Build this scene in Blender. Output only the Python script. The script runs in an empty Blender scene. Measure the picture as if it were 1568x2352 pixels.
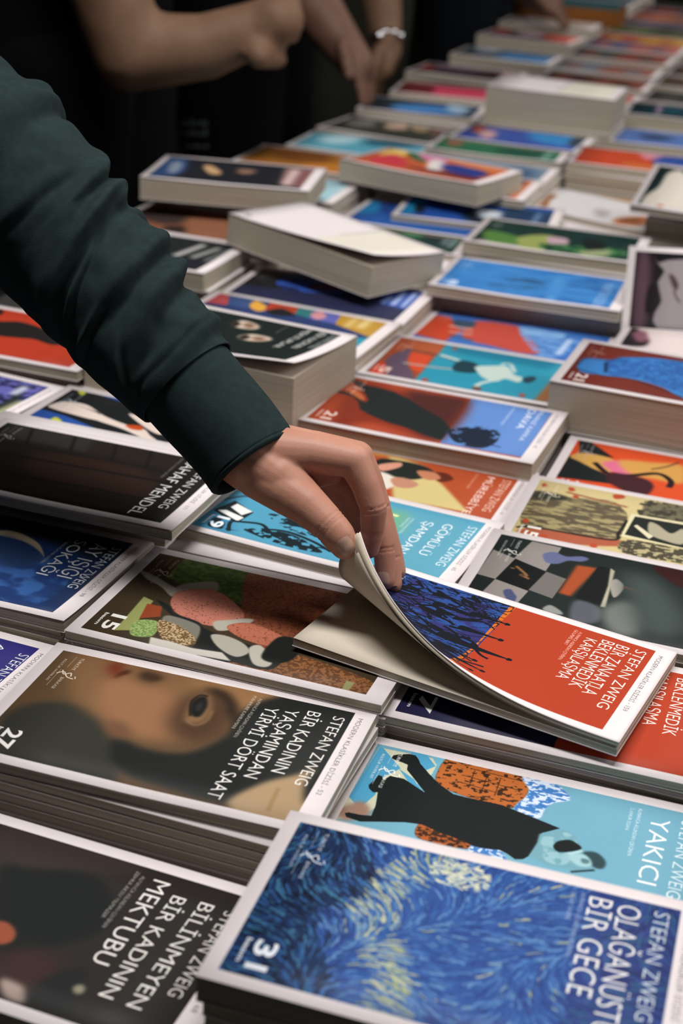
import bpy, bmesh, math, random
import numpy as np
from mathutils import Vector, Matrix, noise
from mathutils.bvhtree import BVHTree
random.seed(7)
SC=bpy.context.scene; COL=SC.collection
TZ=.75            # table top height in metres; book data are in cm, z measured from the eye line
Z0=54.0
def W(p): return Vector((p[0]/100,p[1]/100,TZ+(p[2]+Z0)/100))
# ---------------------------------------------------------------- camera, world, lights
CAM_RT,CAM_UP,CAM_FW=(0.937903,0.343596,0.047739),(-0.189902,0.393387,0.899546),(-0.290301,0.852753,-0.434209)

cd=bpy.data.cameras.new('camera'); cam=bpy.data.objects.new('camera',cd); COL.objects.link(cam)
cd.sensor_fit='VERTICAL'; cd.sensor_height=36; cd.lens=36*3514.4/2352; cd.clip_start=.02; cd.clip_end=60
m=Matrix((CAM_RT,CAM_UP,tuple(-a for a in CAM_FW))).transposed().to_4x4(); m.translation=W((0,0,0)); cam.matrix_world=m
cd.dof.use_dof=True; cd.dof.focus_distance=.935; cd.dof.aperture_fstop=7.2; cd.dof.aperture_blades=0
SC.camera=cam
SC.view_settings.view_transform='Standard'; SC.view_settings.look='None'; SC.view_settings.gamma=1; SC.view_settings.use_curve_mapping=False
SC.view_settings.exposure=0.0
wd=bpy.data.worlds.new('hall_air'); SC.world=wd; wd.use_nodes=True
wd.node_tree.nodes['Background'].inputs[0].default_value=(.95,.98,1,1); wd.node_tree.nodes['Background'].inputs[1].default_value=.028
def area(name,loc,target,size,sy,power,color):
    l=bpy.data.lights.new(name,'AREA'); l.shape='RECTANGLE'; l.size=size; l.size_y=sy; l.energy=power; l.color=color
    o=bpy.data.objects.new(name,l); COL.objects.link(o); o.location=loc
    o.rotation_euler=(Vector(target)-Vector(loc)).to_track_quat('-Z','Y').to_euler(); return o
area('hall_light',(2.0,2.0,2.7),(-.3,1.1,.8),1.5,1.2,38,(1,.965,.95))
area('aisle_light',(-.3,.80,3.1),(-.28,.65,.8),1.3,.4,62,(1,.97,.96))
area('far_hall_light',(.9,4.8,3.4),(-.5,2.9,.8),1.4,1.2,29,(1,.95,.9))
# ---------------------------------------------------------------- helpers
def lin(h):
    if isinstance(h,str): h=[int(h[i:i+2],16)/255 for i in (0,2,4)] if len(h)==6 else [int(c*2,16)/255 for c in h]
    return tuple(c/12.92 if c<=.04045 else ((c+.055)/1.055)**2.4 for c in h)
def mat(name,color,rough=.6,spec=.5,noise_amt=0,noise_scale=20,bump=0,bscale=200,metal=0,stretch=None,sss=0,c2=None):
    m=bpy.data.materials.new(name); m.use_nodes=True; nt=m.node_tree; b=nt.nodes['Principled BSDF']
    c=lin(color); b.inputs['Base Color'].default_value=(*c,1); b.inputs['Roughness'].default_value=rough
    b.inputs['Specular IOR Level'].default_value=spec; b.inputs['Metallic'].default_value=metal
    if sss: b.inputs['Subsurface Weight'].default_value=sss; b.inputs['Subsurface Radius'].default_value=(.008,.003,.0015); b.inputs['Subsurface Scale'].default_value=.6
    tc=nt.nodes.new('ShaderNodeTexCoord'); mp=nt.nodes.new('ShaderNodeMapping'); nt.links.new(tc.outputs['Object'],mp.inputs[0])
    if stretch: mp.inputs['Scale'].default_value=stretch
    if noise_amt or c2:
        n=nt.nodes.new('ShaderNodeTexNoise'); n.inputs['Scale'].default_value=noise_scale; n.inputs['Detail'].default_value=4
        nt.links.new(mp.outputs[0],n.inputs[0])
        r=nt.nodes.new('ShaderNodeValToRGB'); k=noise_amt or .2
        r.color_ramp.elements[0].position=.3; r.color_ramp.elements[1].position=.7
        cc=lin(c2) if c2 else tuple(min(1,x*(1+k)) for x in c)
        r.color_ramp.elements[0].color=(*(tuple(x*(1-k) for x in c) if not c2 else c),1); r.color_ramp.elements[1].color=(*cc,1)
        nt.links.new(n.outputs[0],r.inputs[0]); nt.links.new(r.outputs[0],b.inputs['Base Color'])
    if bump:
        n=nt.nodes.new('ShaderNodeTexNoise'); n.inputs['Scale'].default_value=bscale; n.inputs['Detail'].default_value=3
        nt.links.new(mp.outputs[0],n.inputs[0]); bp=nt.nodes.new('ShaderNodeBump'); bp.inputs['Strength'].default_value=bump; bp.inputs['Distance'].default_value=.001
        nt.links.new(n.outputs[0],bp.inputs['Height']); nt.links.new(bp.outputs[0],b.inputs['Normal'])
    return m
def link(name,me,m,parent=None,smooth=False,kind=None):
    o=bpy.data.objects.new(name,me); COL.objects.link(o)
    if m and not me.materials: me.materials.append(m)
    if parent: o.parent=parent
    if smooth: me.polygons.foreach_set('use_smooth',[True]*len(me.polygons))
    if kind: o['kind']=kind
    return o
def me_from(name,v,f):
    me=bpy.data.meshes.new(name); me.from_pydata([tuple(x) for x in v],[],f); me.update(); return me
def box_me(name,x0,x1,y0,y1,z0,z1,bev=0):
    bm=bmesh.new(); bmesh.ops.create_cube(bm,size=1)
    for v in bm.verts: v.co=Vector(((x0+x1)/2+v.co.x*(x1-x0),(y0+y1)/2+v.co.y*(y1-y0),(z0+z1)/2+v.co.z*(z1-z0)))
    if bev: bmesh.ops.bevel(bm,geom=bm.edges[:],offset=bev,segments=1,affect='EDGES')
    me=bpy.data.meshes.new(name); bm.to_mesh(me); bm.free(); return me
def tag(o,label=None,cat=None,group=None,kind=None):
    if label:o['label']=label
    if cat:o['category']=cat
    if group:o['group']=group
    if kind:o['kind']=kind
    return o
def empty(name,mw,label,cat,group=None):
    o=bpy.data.objects.new(name,None); COL.objects.link(o); o.empty_display_size=.02; o.matrix_world=mw; return tag(o,label,cat,group)
# ---------------------------------------------------------------- hall and table
M_floor=mat('dark_floor','2a2724',.5,.4,.15,3)
M_wall=mat('hall_wall','24221f',.9,.2,.08,2)
M_cloth=mat('table_cloth','3a3a38',.9,.2,.1,60,.3,900)
link('floor',box_me('floor',-6,6,-3,12,-.05,0),M_floor,kind='structure')
link('ceiling',box_me('ceiling',-6,6,-3,12,4,4.05),M_wall,kind='structure')
link('wall_back',box_me('wall_back',-6,6,12,12.1,0,4),M_wall,kind='structure')
link('wall_left',box_me('wall_left',-6.1,-6,-3,12,0,4),M_wall,kind='structure')
def table(name,x0,x1,y0,y1,label):
    t=empty(name,Matrix.Translation((x0,y0,0)),label,'table')
    w,d=x1-x0,y1-y0
    link('tabletop',box_me('tabletop',0,w,0,d,TZ-.03,TZ,.004),M_cloth,t)
    # cloth skirt with soft pleats hanging on the aisle side
    vs=[];fs=[];n=int(d/.02)
    for i in range(n+1):
        y=d*i/n; o=.012*math.sin(i*.9)+.006*math.sin(i*2.3)
        for j,z in enumerate((TZ-.002,TZ-.1,.4,.06)):
            vs.append((-.012-abs(o)*(j>0)*(.5+j*.4),y,z))
    for i in range(n):
        for j in range(3):
            a=i*4+j; fs.append((a,a+1,a+5,a+4))
    link('table_skirt',me_from('table_skirt',vs,fs),M_cloth,t,True)
    lm=box_me('leg',-.02,.02,-.02,.02,0,TZ-.03,.003)
    for x in (.06,w-.06):
        for y in (.06,d-.06):
            l=link('leg',lm,M_metal,t); l.location=(x,y,0)
    return t
M_metal=mat('grey_steel','6a6a6a',.4,.5,metal=.8)
table('book_table',-.895,.24,.36,2.42,'long cloth covered sales table carrying the near stacks of books')
table('book_table',-.895,.24,2.43,4.6,'second cloth covered sales table carrying the far blurred books')
# ---------------------------------------------------------------- printed covers: painted into generated images
ART={
'A':[["bg","5c4630"],["c","30302a",[[.94,3.65],[1.55,5.56],[2.98,6.52],[4.84,6.63],[6.42,5.59],[7.96,3.45],[9.11,.47],[2.62,.6]],.35],["c","7a5a3c",[[1.49,11.72],[5.98,11.92],[8.67,12.21],[12.31,12.11],[12.91,9.12],[11.61,5.79],[9.16,4.82],[6.01,5.9],[3.21,7.71]],.5],["c","8f6547",[[4.69,9.83],[7.67,10.0],[10.38,8.11],[10.1,5.65],[7.91,5.25],[5.43,7.11]],.5],["c","8d6844",[[8.95,11.54],[13.5,11.82],[14.85,11.86],[13.37,9.3],[11.95,10.2]],.35],["c","74452c",[[3.83,11.05],[4.1,11.8],[4.99,11.73],[5.28,10.84],[4.97,9.94],[4.33,10.1]],.4],["c","6a3220",[[4.11,11.06],[4.32,11.57],[4.88,11.47],[5.03,10.9],[4.81,10.29]],.2],["c","3c1a10",[[4.93,10.03],[5.21,10.5],[5.59,10.92],[5.33,11.23],[4.99,10.68]],.14],["c","6a4c34",[[5.6,11.5],[6.9,11.76],[7.88,11.11],[7.22,10.07],[6.19,10.33]],.4],["c","3c2a1c",[[6.24,11.34],[7.05,11.4],[7.64,11.01],[7.05,10.46],[6.24,10.71]],.2],["c","1c1f1d",[[7.47,4.61],[9.5,4.06],[11.87,4.55],[13.25,6.9],[13.07,8.7],[13.83,10.95],[16.03,12.33],[19.52,12.23],[19.84,5.49],[18.45,1.66],[15.58,.95],[12.04,1.19],[9.64,1.51],[8.09,2.62]],.25],["p","222523",[[13.37,9.3],[19.46,11.72],[18.96,3.68],[13.85,6.68]],.3],["c","6a4a34",[[6.42,5.59],[7.18,5.98],[8.14,5.34],[8.16,4.43],[7.31,4.55]],.35],["c","4a3424",[[9.61,7.09],[9.56,9.75],[10.91,10.79],[12.35,9.87],[12.94,7.7],[12.25,5.82],[10.86,5.72]],.55],["c","251b14",[[10.26,11.03],[11.62,11.07],[12.79,9.8],[13.23,8.29],[12.5,8.95],[11.77,10.13]],.3],["c","7e5f42",[[10.5,7.44],[10.13,9.37],[10.36,10.26],[10.9,10.28],[11.5,9.04],[11.45,7.58]],.2],["c","171613",[[10.57,8.18],[10.17,9.39],[10.38,10.07],[10.74,10.12],[11.13,9.28],[11.13,8.12]],.1],["s","86684a",[[10.54,7.6],[11.19,7.2],[11.66,7.85],[11.58,8.97]],.12,.1],["c","242826",[[10.65,8.7],[10.51,9.28],[10.7,9.55],[10.9,9.19],[10.92,8.62]],.06],["s","120f0c",[[10.61,7.96],[10.13,9.37],[10.33,10.2],[10.8,10.24]],.12,.06],["c","a48a68",[[15.58,.95],[16.61,3.39],[18.08,4.81],[18.81,5.74],[18.78,4.23],[19.42,1.64],[18.61,.55]],.2],["s","8a6f42",[[17.61,3.36],[17.78,1.2]],.15,.1],["t","STEFAN ZWEIG",18.24,11.0,3.98,.74,"e9e6df"],["t","BİR KADININ",16.7,10.99,4.63,.84,"e9e6df"],["t","YAŞAMINDAN",15.48,10.7,3.65,.84,"e9e6df"],["t","YİRMİ DÖRT SAAT",14.31,10.51,1.22,.84,"e9e6df"],["t","ALMANCA ASLINDAN ÇEVİREN:",13.64,11.17,6.91,.22,"b8b0a2"],["t","MAHMURE KAHRAMAN",13.23,11.3,7.74,.22,"b8b0a2"],["ser","52"],["logo","d8cdb8"],["num","27","e9e6df"]],
'N':[["bg","26221f"],["c","332b28",[[4.28,11.82],[11.36,12.25],[13.04,11.48],[10.59,9.98],[6.42,8.45]],.5],["c","161a19",[[6.42,8.45],[7.52,9.15],[8.58,9.52],[9.82,10.01],[11.36,9.96],[12.76,8.76],[13.44,7.31],[12.81,5.67],[11.23,4.29],[9.71,3.28]],.25],["c","34221f",[[9.71,3.28],[11.23,4.29],[12.77,3.69],[13.32,2.36],[12.34,1.32],[10.96,1.31]],.4],["c","8c4a33",[[8.17,4.93],[8.8,5.28],[9.57,4.88],[9.78,4.24],[9.38,3.79],[8.84,3.88]],.1],["c","a08e84",[[10.65,1.79],[11.28,1.92],[12.12,1.68],[12.47,.92],[11.44,.91]],.15],["c","191c1b",[[12.34,1.32],[12.7,3.02],[14.03,3.93],[14.53,1.09]],.3],["c","857f6a",[[13.98,2.72],[14.23,3.02],[14.55,2.85],[14.54,2.48],[14.22,2.4]],.1],["t","STEFAN ZWEIG",18.14,10.41,4.04,.74,"dcd8d2"],["t","BİLİNMEYEN",16.74,10.51,2.66,.84,"e9e6df"],["t","BİR KADININ",15.25,10.39,2.74,.84,"e9e6df"],["t","MEKTUBU",13.84,11.11,4.59,1.01,"e9e6df"],["t","ALMANCA ASLINDAN ÇEVİREN:",13.16,11.07,6.84,.22,"9a9690"],["t","ZEHRA AKSU YILMAZER",12.77,11.29,7.49,.22,"9a9690"],["ser","68"],["logo","9a9690"]],
'B':[["bg","3c3020"],["p","453018",[[.71,12.07],[2.68,12.15],[2.91,8.71],[.57,8.96]],0],["p","66743a",[[2.63,11.98],[3.55,12.21],[3.22,8.85],[2.6,8.83]],.05],["n","38501f",[[3.03,11.96],[7.87,12.49],[9.14,7.98],[8.06,7.67],[5.96,8.29],[3.29,8.69]],.25,.25,.45,.5,"56682c"],["n","84482f",[[7.61,12.37],[14.56,12.27],[14.13,8.9],[13.79,5.17],[13.1,2.6],[9.97,4.6],[8.55,7.58]],.12,.12,.6,.4,"5e3220"],["c","9b9486",[[.52,9.07],[1.67,8.79],[3.68,7.88],[4.26,7.83],[4.1,6.66],[2.91,7.53],[1.5,8.18]],.04],["c","8f8878",[[3.93,8.32],[5.81,9.65],[6.31,8.32],[4.23,7.36]],.05],["p","8f9458",[[2.47,5.91],[3.27,5.65],[3.66,1.72],[2.75,1.3]],.03],["p","8a3f22",[[3.07,5.19],[4.09,5.22],[4.55,4.02],[3.47,3.29]],.03],["n","6a8a4a",[[3.42,2.91],[4.69,3.37],[5.15,1.7],[3.9,1.25]],.1,.1,.5,.2,"98a866"],["n","b87462",[[4.27,6.11],[4.18,7.34],[5.07,8.2],[6.47,8.52],[8.49,7.24],[9.33,5.97],[8.29,4.42],[6.55,4.34],[5.03,5.03]],.1,.1,.7,.2,"7c4232"],["c","1a1c1a",[[3.42,5.85],[4.59,5.45],[5.15,4.78],[6.97,4.41],[8.02,3.71],[13.1,2.6],[13.18,1.0],[10.84,-.05],[8.35,.45],[7.53,3.49],[5.38,4.29]],.05],["c","77756a",[[4.9,4.36],[6.6,4.24],[7.45,3.68],[7.71,1.84],[6.08,2.82],[4.93,3.48]],.04],["n","b9a27c",[[4.77,3.7],[6.81,3.15],[7.9,1.93],[6.56,1.2],[5.16,2.4]],.1,.1,.5,.2,"6b5233"],["p","c8c2b6",[[5.1,1.51],[6.4,1.53],[7.92,1.37],[9.8,1.66],[10.68,.96],[5.5,.39]],.05],["c","aaa597",[[7.83,4.8],[8.7,5.5],[9.63,6.11],[10.05,5.94],[9.5,4.68],[8.51,3.93]],.04],["n","b0684f",[[8.83,4.67],[9.59,5.49],[10.75,5.54],[12.47,4.86],[12.62,3.78],[11.32,3.48],[9.69,3.89]],.1,.1,.7,.2,"7c4232"],["c","aaa597",[[8.34,3.27],[9.25,3.57],[10.59,3.15],[11.28,2.33],[10.72,1.52],[9.32,2.12]],.04],["c","b5b0a2",[[11.08,2.8],[11.66,3.35],[12.93,1.97],[12.84,1.17],[11.96,1.26]],.04],["n","8a5a34",[[10.72,.87],[13.18,1.0],[13.57,2.82],[14.53,3.25],[19.33,2.18],[19.33,.73],[11.77,.37]],.15,.15,.5,.3,"5e3a20"],["p","8f8a5c",[[17.72,1.72],[18.27,1.7],[18.24,.65],[17.81,.72]],.03],["c","141614",[[12.23,4.75],[13.64,4.82],[14.05,3.03],[13.38,1.9],[12.14,2.17]],.06],["logo","b8ac92"],["num","15","e9e6df"],["ser","77"]],
'C':[["bg","a8452a"],["p","5e86c4",[[11.94,11.74],[19.24,11.9],[19.3,1.01],[12.48,.85]],0],["c","7c2d1c",[[1.38,9.13],[3.09,11.24],[7.58,10.03],[12.0,10.61],[11.8,1.82],[5.86,2.42],[3.43,-.43]],.6],["p","4a2522",[[6.05,11.0],[11.96,11.4],[12.4,1.11],[10.36,1.6]],.5],["p","1f2626",[[.87,7.55],[1.53,7.43],[2.53,7.26],[3.4,6.22],[4.06,4.76],[5.13,3.99],[6.22,3.47],[7.27,3.04],[8.76,2.75],[10.44,2.05],[12.38,1.41],[12.38,4.2],[11.09,6.0],[9.55,7.07],[8.2,8.05],[6.96,9.12],[5.36,10.04],[4.25,10.29],[3.38,10.43],[2.47,10.43],[1.86,11.08],[.73,11.09],[1.42,10.36],[2.35,9.64],[3.16,8.53],[3.97,7.21],[4.01,6.43],[3.29,6.85],[2.49,7.82],[1.38,8.06],[.76,7.97]],.07],["c","b5623a",[[1.38,9.13],[2.44,8.73],[3.59,7.35],[3.43,6.92],[2.04,7.93]],.1],["n","1c2636",[[12.36,3.67],[13.12,4.9],[14.39,5.77],[16.19,5.44],[16.61,3.27],[16.01,1.46],[14.62,1.15],[13.29,1.87]],.5,.35,.62,.1],["p","1c2636",[[13.29,3.1],[13.67,4.98],[15.7,5.18],[16.18,2.15],[14.16,1.71]],.1],["s","1c2636",[[14.98,2.44],[17.25,2.29]],.15,.04],["s","1c2636",[[12.69,3.83],[14.27,3.61]],.15,.04],["s","233044",[[12.96,2.94],[12.03,3.5]],.25,.08],["t","FRANZ KAFKA",18.14,11.69,4.44,.43,"dfe6f2"],["t","DAVA",17.21,11.69,6.96,.7,"f2f2f2"],["t","ALMANCA ASLINDAN ÇEVİREN:",15.86,11.3,7.03,.22,"dfe6f2"],["logo","e2c3ac"],["num","21","e9d6c8"],["ser","45"]],
'D':[["bg","1c2523"],["p","8e8782",[[3.08,11.61],[5.26,11.52],[5.03,7.48],[2.53,8.45]],.02],["p","8e8782",[[.86,9.13],[2.63,8.42],[2.12,4.86],[.75,5.05]],.02],["p","141716",[[2.66,8.44],[5.06,7.35],[4.62,4.13],[2.15,4.87]],0],["p","8e8782",[[2.12,4.86],[4.62,4.13],[4.34,2.02],[1.78,2.54]],.02],["p","6e6a66",[[5.1,7.44],[6.59,6.96],[6.34,3.8],[4.58,4.31]],.02],["p","1b2220",[[5.26,11.52],[7.18,11.38],[6.65,6.98],[5.03,7.48]],0],["c","5d6488",[[4.31,9.65],[4.37,10.2],[4.99,10.64],[5.85,10.31],[6.84,10.78],[7.41,10.61],[7.01,9.98],[6.14,9.72],[5.54,8.93],[4.79,8.79]],.05],["c","474d70",[[3.06,3.4],[3.45,3.85],[3.9,3.26],[4.1,2.96],[4.1,2.04],[3.66,2.23]],.04],["s","8c6440",[[2.96,7.36],[4.0,6.29],[3.55,6.23],[4.26,5.86]],.22,.05],["s","8c6440",[[2.66,6.93],[2.97,6.94]],.15,.05],["p","a04a26",[[6.84,9.33],[8.25,9.49],[7.4,4.63],[6.54,4.76]],.12],["p","101413",[[8.27,9.86],[9.18,9.93],[9.34,7.55],[9.6,4.01],[7.7,4.63]],.05],["p","b3ad94",[[9.09,9.89],[9.46,9.56],[9.86,4.14],[9.53,4.05],[9.43,7.25]],.04],["c","a8a096",[[9.48,7.62],[9.77,8.45],[10.42,7.72],[10.42,6.57],[10.08,5.74]],.05],["s","6f3a2c",[[10.45,7.53],[11.87,7.25]],.3,.08],["c","8a8d88",[[6.07,2.06],[6.39,2.85],[7.16,2.43],[7.47,1.94],[6.86,1.79]],.06],["c","55575f",[[7.8,4.16],[9.46,3.95],[9.74,1.86],[8.11,1.42]],.15],["c","6f736e",[[9.66,3.72],[11.04,5.66],[12.38,4.34],[12.41,1.26],[10.75,1.1]],.4],["c","3f4a47",[[10.06,9.28],[12.13,9.55],[14.69,6.06],[15.23,2.55],[12.57,1.94]],.8],["c","30100e",[[11.8,11.52],[13.85,11.63],[14.22,9.16],[12.97,9.95]],.15],["logo","d8d8d4"]],
'E':[["bg","2f6bab"],["p","1f4f92",[[10.48,10.74],[19.02,11.88],[19.44,.42],[11.68,.2]],.6],["c","1a2b40",[[5.76,3.55],[7.05,6.3],[9.53,8.27],[11.64,6.89],[10.81,4.41],[8.88,2.41],[7.08,2.01]],.2],["c","5a9ad0",[[11.84,8.75],[13.31,8.61],[13.7,2.85],[13.23,-.63],[12.52,.62]],.35],["n","3f83c4",[[.69,12.21],[19.02,11.88],[19.44,.42],[.84,1.39]],3,.3,.6,.4],["t","MARTIN EDEN",17.36,9.71,.73,1.15,"9cc0e4"],["logo","a9c8e8"],["num","8","cfe0f2"]],
'F':[["bg","17302c"],["c","4f7a3a",[[1.15,5.91],[3.77,6.22],[8.12,3.24],[6.83,-.49],[2.96,.52]],.3],["c","b9a9a6",[[.97,1.54],[4.36,1.26],[8.03,1.15],[12.47,-.52],[10.69,-1.84],[3.05,.15]],.25],["c","8f9a55",[[5.62,5.06],[8.77,7.8],[11.43,4.98],[9.62,.97],[7.1,.66]],.25],["c","b79aa4",[[8.73,6.71],[11.0,7.27],[11.57,5.06],[10.19,3.3]],.15],["n","3f7a48",[[8.59,3.49],[18.09,5.4],[17.4,.1],[12.47,-.52]],.8,.6,.5,.3,"1c3a2c"],["c","151e1c",[[12.99,7.91],[15.66,7.63],[15.87,3.24],[14.07,3.3]],.25],["c","8f9a70",[[13.46,2.38],[16.66,4.66],[16.65,1.65],[14.26,.8]],.2],["logo","9fb0a0"]],
'G2':[["bg","ad3c20"],["p","15131f",[[-.15,8.66],[5.2,8.7],[11.55,-2.42],[.65,.95]],0],["t","BİR ZANAATLA",17.0,11.2,5.5,.85,"f2e9e0"],["t","BEKLENMEDİK",15.75,11.2,4.6,.85,"f2e9e0"],["t","KARŞILAŞMA",14.5,11.2,5.2,.85,"f2e9e0"],["t","STEFAN ZWEIG",18.25,11.2,4.0,.75,"f2e9e0"],["t","ALMANCA ASLINDAN ÇEVİREN:",13.7,11.2,7.0,.28,"e8b8a4"],["p","1c1a3a",[[.78,.72],[10.2,.72],[10.2,11.78],[.78,11.78]],0],["num","7","d8d8d4"]],
'G':[["bg","ad3c20"],["trees"],["t","STEFAN ZWEIG",18.2,11.21,2.99,.74,"f6ede4"],["t","BİR ZANAATLA",16.98,11.09,4.02,.89,"f6ede4"],["t","BEKLENMEDİK",16.04,11.13,4.35,.87,"f6ede4"],["t","KARŞILAŞMA",15.09,10.72,4.83,.78,"f6ede4"],["t","ALMANCA ASLINDAN ÇEVİREN:",14.51,11.16,6.91,.22,"efc8b8"],["t","GÜLPERİ SERT",14.19,11.27,8.99,.22,"efc8b8"],["ser","159"],["logo","d8d8e0"]],
'P':[["bg","6fa6ba"],["p","c9cbb0",[[.95,11.44],[4.52,11.59],[4.44,9.52],[3.98,8.89],[1.78,4.62],[.66,4.05]],0],["p","4f9ec2",[[.97,11.45],[1.17,11.48],[2.67,9.92],[1.83,8.46],[.75,6.29]],0],["p","4f9ec2",[[.75,6.29],[1.83,8.46],[2.07,7.03],[1.63,5.47]],0],["p","4f9ec2",[[2.81,11.96],[3.51,11.97],[4.46,10.87],[3.82,9.94],[2.84,10.67]],0],["p","6db0c8",[[3.94,11.82],[4.93,11.99],[4.9,10.37]],0],["p","4f9ec2",[[2.56,9.88],[3.65,9.2],[4.65,7.86],[3.53,8.71]],0],["c","9a7a68",[[.67,5.0],[1.53,6.18],[2.32,5.25],[1.2,4.14]],.15],["n","b5652f",[[4.84,11.85],[5.65,12.19],[9.26,12.01],[9.72,11.21],[9.87,10.31],[9.47,8.74],[8.04,8.59],[5.73,8.94],[4.78,9.66]],.25,.18,.62,.12,"3a2416"],["s","3a2416",[[6.05,10.62],[9.35,10.41]],.06,0],["s","3a2416",[[5.98,9.92],[9.27,9.64]],.06,0],["s","3a2416",[[6.36,11.42],[9.41,11.31]],.06,0],["s","3a2416",[[6.64,11.31],[6.69,9.55]],.05,0],["s","3a2416",[[7.41,11.26],[7.47,9.43]],.05,0],["s","3a2416",[[8.18,11.21],[8.22,9.39]],.05,0],["n","3f78b8",[[9.32,11.72],[11.04,11.84],[12.24,10.71],[11.41,9.95],[11.08,9.18],[10.9,8.28],[9.5,8.63],[9.96,10.44]],.3,.15,.5,.2,"cfdcea"],["n","a8582a",[[5.05,5.52],[5.86,5.64],[8.03,5.11],[7.89,4.27],[5.29,4.22]],.2,.15,.5,.2,"3a2416"],["n","3f78b8",[[8.23,4.8],[9.64,4.78],[10.13,3.64],[8.19,4.01]],.2,.15,.5,.2,"cfdcea"],["p","161c1c",[[1.9,10.7],[1.92,10.99],[2.17,11.19],[2.74,11.47],[3.11,11.47],[3.37,11.17],[3.58,10.79],[4.3,10.04],[5.02,9.35],[5.63,8.95],[6.07,8.69],[6.92,8.65],[7.89,8.7],[8.79,8.72],[10.41,8.33],[12.2,7.86],[11.34,7.07],[11.32,6.03],[11.09,4.89],[10.86,4.53],[10.48,4.38],[10.02,4.66],[9.59,4.83],[8.96,4.7],[8.37,4.62],[7.97,4.7],[7.61,4.83],[6.25,5.11],[5.16,5.4],[4.28,5.25],[2.98,4.77],[2.02,4.39],[1.18,4.5],[1.01,4.8],[1.18,4.95],[1.86,4.98],[2.41,5.12],[2.36,6.09],[2.12,7.27],[1.87,7.17],[1.56,7.44],[1.45,7.74],[1.6,8.23],[1.69,8.85],[1.91,8.8],[2.08,8.48],[2.33,9.02],[3.13,9.03],[4.57,8.22],[3.62,9.28],[3.03,9.93],[2.95,10.4],[2.63,10.5],[2.09,10.6]],.015],["p","6fa0ac",[[11.28,6.21],[11.24,6.95],[12.22,7.74],[12.65,7.84],[13.19,7.37],[13.66,6.57],[14.22,6.52],[14.68,6.28],[15.0,5.84],[14.87,5.29],[14.23,5.0],[13.81,4.72],[13.07,4.62],[12.25,4.48],[11.47,4.74],[11.11,4.98]],.05],["n","8fb8c0",[[11.46,6.68],[12.57,7.64],[13.31,6.82],[13.07,4.99],[11.94,4.92]],.4,.4,.5,.3],["c","141a1a",[[12.15,6.17],[12.28,6.69],[12.8,7.05],[13.22,6.94],[13.59,6.58],[13.14,6.13],[12.5,5.84]],.03],["p","a9ccd0",[[12.9,5.88],[13.61,6.47],[13.74,6.37],[13.2,5.77]],.03],["c","2c4448",[[13.72,6.21],[14.26,6.54],[14.72,6.3],[15.0,5.84],[14.89,5.3],[14.38,5.33]],.06],["c","9dc4c8",[[13.07,5.72],[13.74,6.14],[14.21,5.79],[14.3,5.29],[13.74,5.07],[13.28,5.34]],.06],["c","56787c",[[13.73,5.75],[14.12,5.75],[14.13,5.45],[13.82,5.41]],.05],["s","24343a",[[13.4,4.45],[14.54,5.05]],.15,.03],["t","STEFAN ZWEIG",18.3,11.03,4.3,.74,"dcebef"],["t","YAKICI",16.73,10.74,4.94,1.06,"f0f2ee"],["t","ALMANCA ASLINDAN ÇEVİREN:",15.94,11.28,6.88,.22,"cfe2e8"],["t","İLKNUR İGAN",15.5,11.17,9.1,.2,"cfe2e8"],["logo","f0f0ea"]],
'K':[["bg","4f97b4"],["p","3b7fa0",[[1.42,7.7],[4.17,-.28],[.6,1.19]],.6],["p","5d9fb4",[[12.21,10.82],[19.06,11.19],[19.54,1.89],[15.27,1.82]],.8],["p","6aa890",[[11.64,10.5],[13.9,10.51],[14.56,7.18],[12.77,6.97]],.4],["p","1a2526",[[.94,3.78],[1.56,6.02],[3.69,4.85],[3.46,2.74],[2.24,3.03]],.02],["p","e2e2de",[[1.21,3.94],[1.77,4.26],[2.33,4.07],[3.48,3.73],[3.33,2.99],[2.53,3.36]],0],["p","e2e2de",[[1.8,4.87],[1.95,5.64],[3.56,4.95],[3.14,4.03]],0],["n","16242a",[[1.61,2.67],[2.31,2.9],[3.21,1.54],[4.52,1.72],[2.03,1.11]],.3,.3,.45,.1],["s","16242a",[[3.57,1.19],[2.99,2.63],[3.81,3.09],[5.06,3.4],[5.88,2.81]],.3,.02],["s","16242a",[[5.41,2.71],[7.22,3.26],[9.53,2.75],[11.25,1.95]],.28,.02],["n","16242a",[[4.32,2.09],[6.01,2.89],[8.07,2.94],[10.71,1.65],[9.56,1.23],[7.53,1.23],[5.64,1.57]],.5,.35,.4,.08],["n","16242a",[[4.8,5.32],[7.65,5.28],[10.46,3.67],[8.55,3.37],[6.15,4.02]],.5,.4,.45,.08],["s","16242a",[[10.1,1.53],[10.3,2.18],[12.37,1.67]],.15,.02],["s","16242a",[[.44,5.38],[1.77,7.02],[2.79,7.17]],.2,.02],["s","e6e3a0",[[12.49,9.71],[13.22,9.62]],.3,.05],["s","e6e3a0",[[13.46,6.79],[14.03,6.8]],.3,.05],["s","1c4a48",[[12.77,8.2],[13.47,8.18]],.2,.05],["t","STEFAN ZWEIG",18.35,10.68,3.72,.74,"dfeaf0"],["t","GÖMÜLÜ",16.66,10.19,4.75,.78,"eef2f4"],["t","ŞAMDAN",15.23,9.87,4.25,.75,"eef2f4"],["t","ALMANCA ASLINDAN ÇEVİREN:",14.23,9.83,7.02,.22,"cfe2ea"],["t","REGAİP MİNARECİ",13.91,9.82,8.05,.22,"cfe2ea"],["ser","65"],["num","19","e6eef2"]],
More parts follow.
